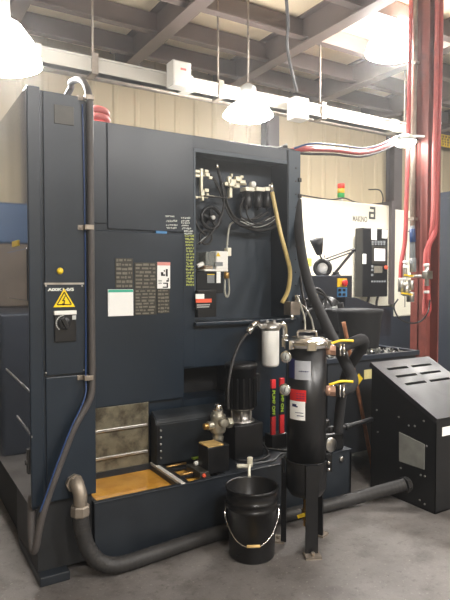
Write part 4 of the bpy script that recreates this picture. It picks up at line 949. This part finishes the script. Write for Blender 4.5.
# hose bundle from the machine roof to the lamp
hg = 'lines slung from the machine roof to the red column'
def sag(off, dz): return [Vector((2.05, .56+off, 2.59+dz*.3)), D(310, 149.5, 4.42)+Vector((0, off, dz)), D(335, 150.5, 4.8)+Vector((0, off, dz)), D(362, 153, 5.2)+Vector((0, off, dz)), D(382, 148, 5.5)+Vector((0, off, dz)), D(400, 139, 5.72)+Vector((0, off, dz+.0))]
for (off, dz, r_, m_, lb_) in ((0, .0, .017, 'redhose', 'red air line slung from the machine roof corner to the column lamp'), (.05, .028, .015, 'pinkhose', 'pink air line slung on top of the lines from the machine roof'), (-.03, .04, .008, 'bluec', 'thin blue line strapped along the slung red air lines'), (.02, -.03, .011, 'rubber', 'black line slung lowest of the lines to the column lamp')):
    tag(MB().tube(sag(off, dz), r_, 8).build('air_line', m_), lb_, 'hose', hg)
rb = MB()
rb.box(1.93, 2.075, .54, .64, 2.576, 2.60, .004); rb.cyl((2.0, .58, 2.60), (2.0, .58, 2.625), .02)
tag(rb.build('line_anchor', 'blk'), 'small black line anchor on the right roof corner of the machine', 'bracket')
tag(MB().tube([(1.75, .62, 2.586), (1.85, .58, 2.60), (1.95, .60, 2.61), (2.02, .58, 2.64)], .008, 8).build('cable', 'greyl'), 'short pale cable lying on the roof edge of the dark machine', 'cable')

# yellow sign at the far wall
ys = thing('yellow_sign', 'yellow sign board high at the wall top right of the red column', 'sign', (8.4, 4.06, 4.05))
a, b = V(432, 132, 4.04), V(458, 149, 4.04)
MB().box(a.x, b.x, 4.04, 4.078, b.z, a.z).build('sign_board', 'yellow', ys)
s_ = MB()
for k in range(4):
    z = a.z-(a.z-b.z)*(.18+.22*k); xx = a.x+.05
    while xx < b.x-.1: L_ = rnd.uniform(.03, .07); s_.box(xx, xx+L_, 4.036, 4.041, z-.02, z+.02); xx += L_+.03
s_.build('sign_rows', mat('brown_print', srgb(150, 118, 40), .6, var=.05), ys)

# ================================================================== OVERHEAD: BUSWAY, BOXES, LAMPS
BYV = 2.2
bw = thing('busway', 'long white overhead busway duct hung from the roof beams', 'busway', (3.0, BYV, 3.45))
bz0, bz1 = 3.49, 3.63
MB().box(-4, 5.6, BYV-.05, BYV+.05, bz0, bz1, .004).box(-4, 5.6, BYV-.062, BYV+.062, bz1-.02, bz1, .003).box(-4, 5.6, BYV-.062, BYV+.062, bz0, bz0+.02, .003).build('duct_housing', 'bus', bw)
xx = -2.6
while xx < 5.3: MB().box(xx, xx+.12, BYV-.07, BYV+.07, bz0-.01, bz1+.01, .004).build('duct_joint', 'whiteg', bw); xx += 1.5
for xx in (-.6, 1.0, 2.35, 3.75, 5.2): MB().cyl((xx, BYV, bz1), (xx, BYV, 4.6), .011, seg=8).box(xx-.03, xx+.03, BYV-.075, BYV+.075, bz0-.02, bz1+.03).build('hanger_rod', 'galv', bw)
MB().cyl((-4, BYV+.25, 3.55), (5.6, BYV+.25, 3.55), .03, seg=12).build('parallel_pipe', 'galv', bw)
for (px, py, lb_) in ((178.5, 76, 'white switch box on the overhead busway, left of the lit lamp'), (297.5, 110, 'white switch box on the overhead busway, right of the lit lamp')):
    q = V(px, py, BYV-.14); bx = thing('busway_switch_box', lb_, 'electrical box', (q.x, BYV-.14, q.z-.13), 'switch boxes on the busway')
    MB().box(q.x-.10, q.x+.10, BYV-.22, BYV-.075, q.z-.12, q.z+.12, .008).build('box_body', 'whiteg', bx)
    MB().box(q.x-.09, q.x+.09, BYV-.226, BYV-.218, q.z-.11, q.z+.11, .003).build('box_door', 'whiteg', bx)
    MB().box(q.x-.02, q.x+.04, BYV-.229, BYV-.224, q.z+.03, q.z+.05).build('red_mark', 'pinkhose', bx)
    MB().bar((q.x+.108, BYV-.16, q.z-.05), (q.x+.108, BYV-.16, q.z+.07), .016, .02).build('switch_lever', 'grey', bx)
q = V(297, 100, BYV-.14)
tag(MB().tube([V(286, -6, 1.4), V(288, 25, 1.6), V(287, 45, 1.75), V(291, 68, 1.95), V(297, 92, BYV-.16)], .016, 8).build('power_cable', 'rubber'), 'black power cable drooping from the roof to the right switch box', 'cable')

def highbay(p, lb_, d=.5, hk=1.0):
    t_ = thing('high_bay_lamp', lb_, 'lamp', p, 'high bay lamps')
    r_ = d/2
    MB().lathe(p, [(0, -.05), (r_*.5, -.045), (r_*.85, -.02), (r_*.98, 0.0), (0, .001)], 32, close=False).build('lamp_lens', 'lamp', t_)
    MB().lathe(p, [(r_, .0), (r_*.97, .02*hk), (r_*.82, .07*hk), (r_*.55, .12*hk), (r_*.3, .14*hk), (0, .145*hk)], 32, close=False).build('refractor', 'lampside', t_)
    MB().lathe(Vector(p)+Vector((0, 0, .14*hk)), [(0, 0), (.07, 0), (.08, .02), (.08, .14), (.04, .17), (0, .17)], 20).build('ballast_housing', 'greyl', t_)
    if p[2]+.14*hk+.18 < 4.59: MB().cyl(Vector(p)+Vector((0, 0, .14*hk+.16)), Vector((p[0], p[1], 4.6)), .01, seg=8).build('hanging_rod', 'galv', t_)
    return t_
lamps = [((.0, .92), 3.0, .56)]
p1_ = D(-2, 62, 3.7); p2_ = D(248, 116, 5.6); p3_ = D(396, 52, 6.2)
highbay(tuple(p1_), 'big glowing high bay lamp over the left end of the dark machine', .56, 2.0)
highbay(tuple(p2_), 'glowing high bay lamp under the busway between the two switch boxes', .50)
highbay(tuple(p3_), 'large glowing high bay lamp just left of the red column top', .66, 2.4)
for (x_, y_, z_, lb_) in ((-.6, -5.6, 3.9, 'high bay lamp over the open aisle floor'), (4.6, -3.0, 3.9, 'high bay lamp over the floor beyond the slotted box'), (7.6, 1.6, 4.2, 'high bay lamp over the dark slate cabinet'), (2.2, -3.7, 4.0, 'high bay lamp over the aisle facing the black vessel'), (.2, -3.9, 4.0, 'high bay lamp over the aisle facing the tall cabinet'), (3.6, -4.6, 4.0, 'high bay lamp farthest right over the aisle')):
    highbay((x_, y_, z_), lb_, .5)

# ================================================================== CAMERA / WORLD
cam = bpy.data.cameras.new('camera'); co = bpy.data.objects.new('camera', cam); COL.objects.link(co)
co.matrix_world = Matrix(((RT.x, UP.x, -FW.x, CAM.x), (RT.y, UP.y, -FW.y, CAM.y), (RT.z, UP.z, -FW.z, CAM.z), (0, 0, 0, 1)))
cam.sensor_fit = 'VERTICAL'; cam.sensor_height = 24; cam.sensor_width = 18; cam.lens = 24*FP/600; cam.clip_start = .05
S.camera = co
wd = bpy.data.worlds.new('world'); S.world = wd; wd.use_nodes = True
wd.node_tree.nodes['Background'].inputs['Color'].default_value = (.05, .05, .05, 1); wd.node_tree.nodes['Background'].inputs['Strength'].default_value = .2
vs_ = wd.node_tree.nodes.new('ShaderNodeVolumeScatter'); vs_.inputs['Density'].default_value = .008; vs_.inputs['Anisotropy'].default_value = .7
wd.node_tree.links.new(vs_.outputs['Volume'], wd.node_tree.nodes['World Output'].inputs['Volume'])
S.view_settings.view_transform = 'Standard'; S.view_settings.look = 'None'; S.view_settings.exposure = 0.9; S.view_settings.gamma = 1; S.view_settings.use_curve_mapping = False
S.cycles.use_denoising = True; S.cycles.max_bounces = 8; S.cycles.diffuse_bounces = 5; S.cycles.sample_clamp_indirect = 6.0
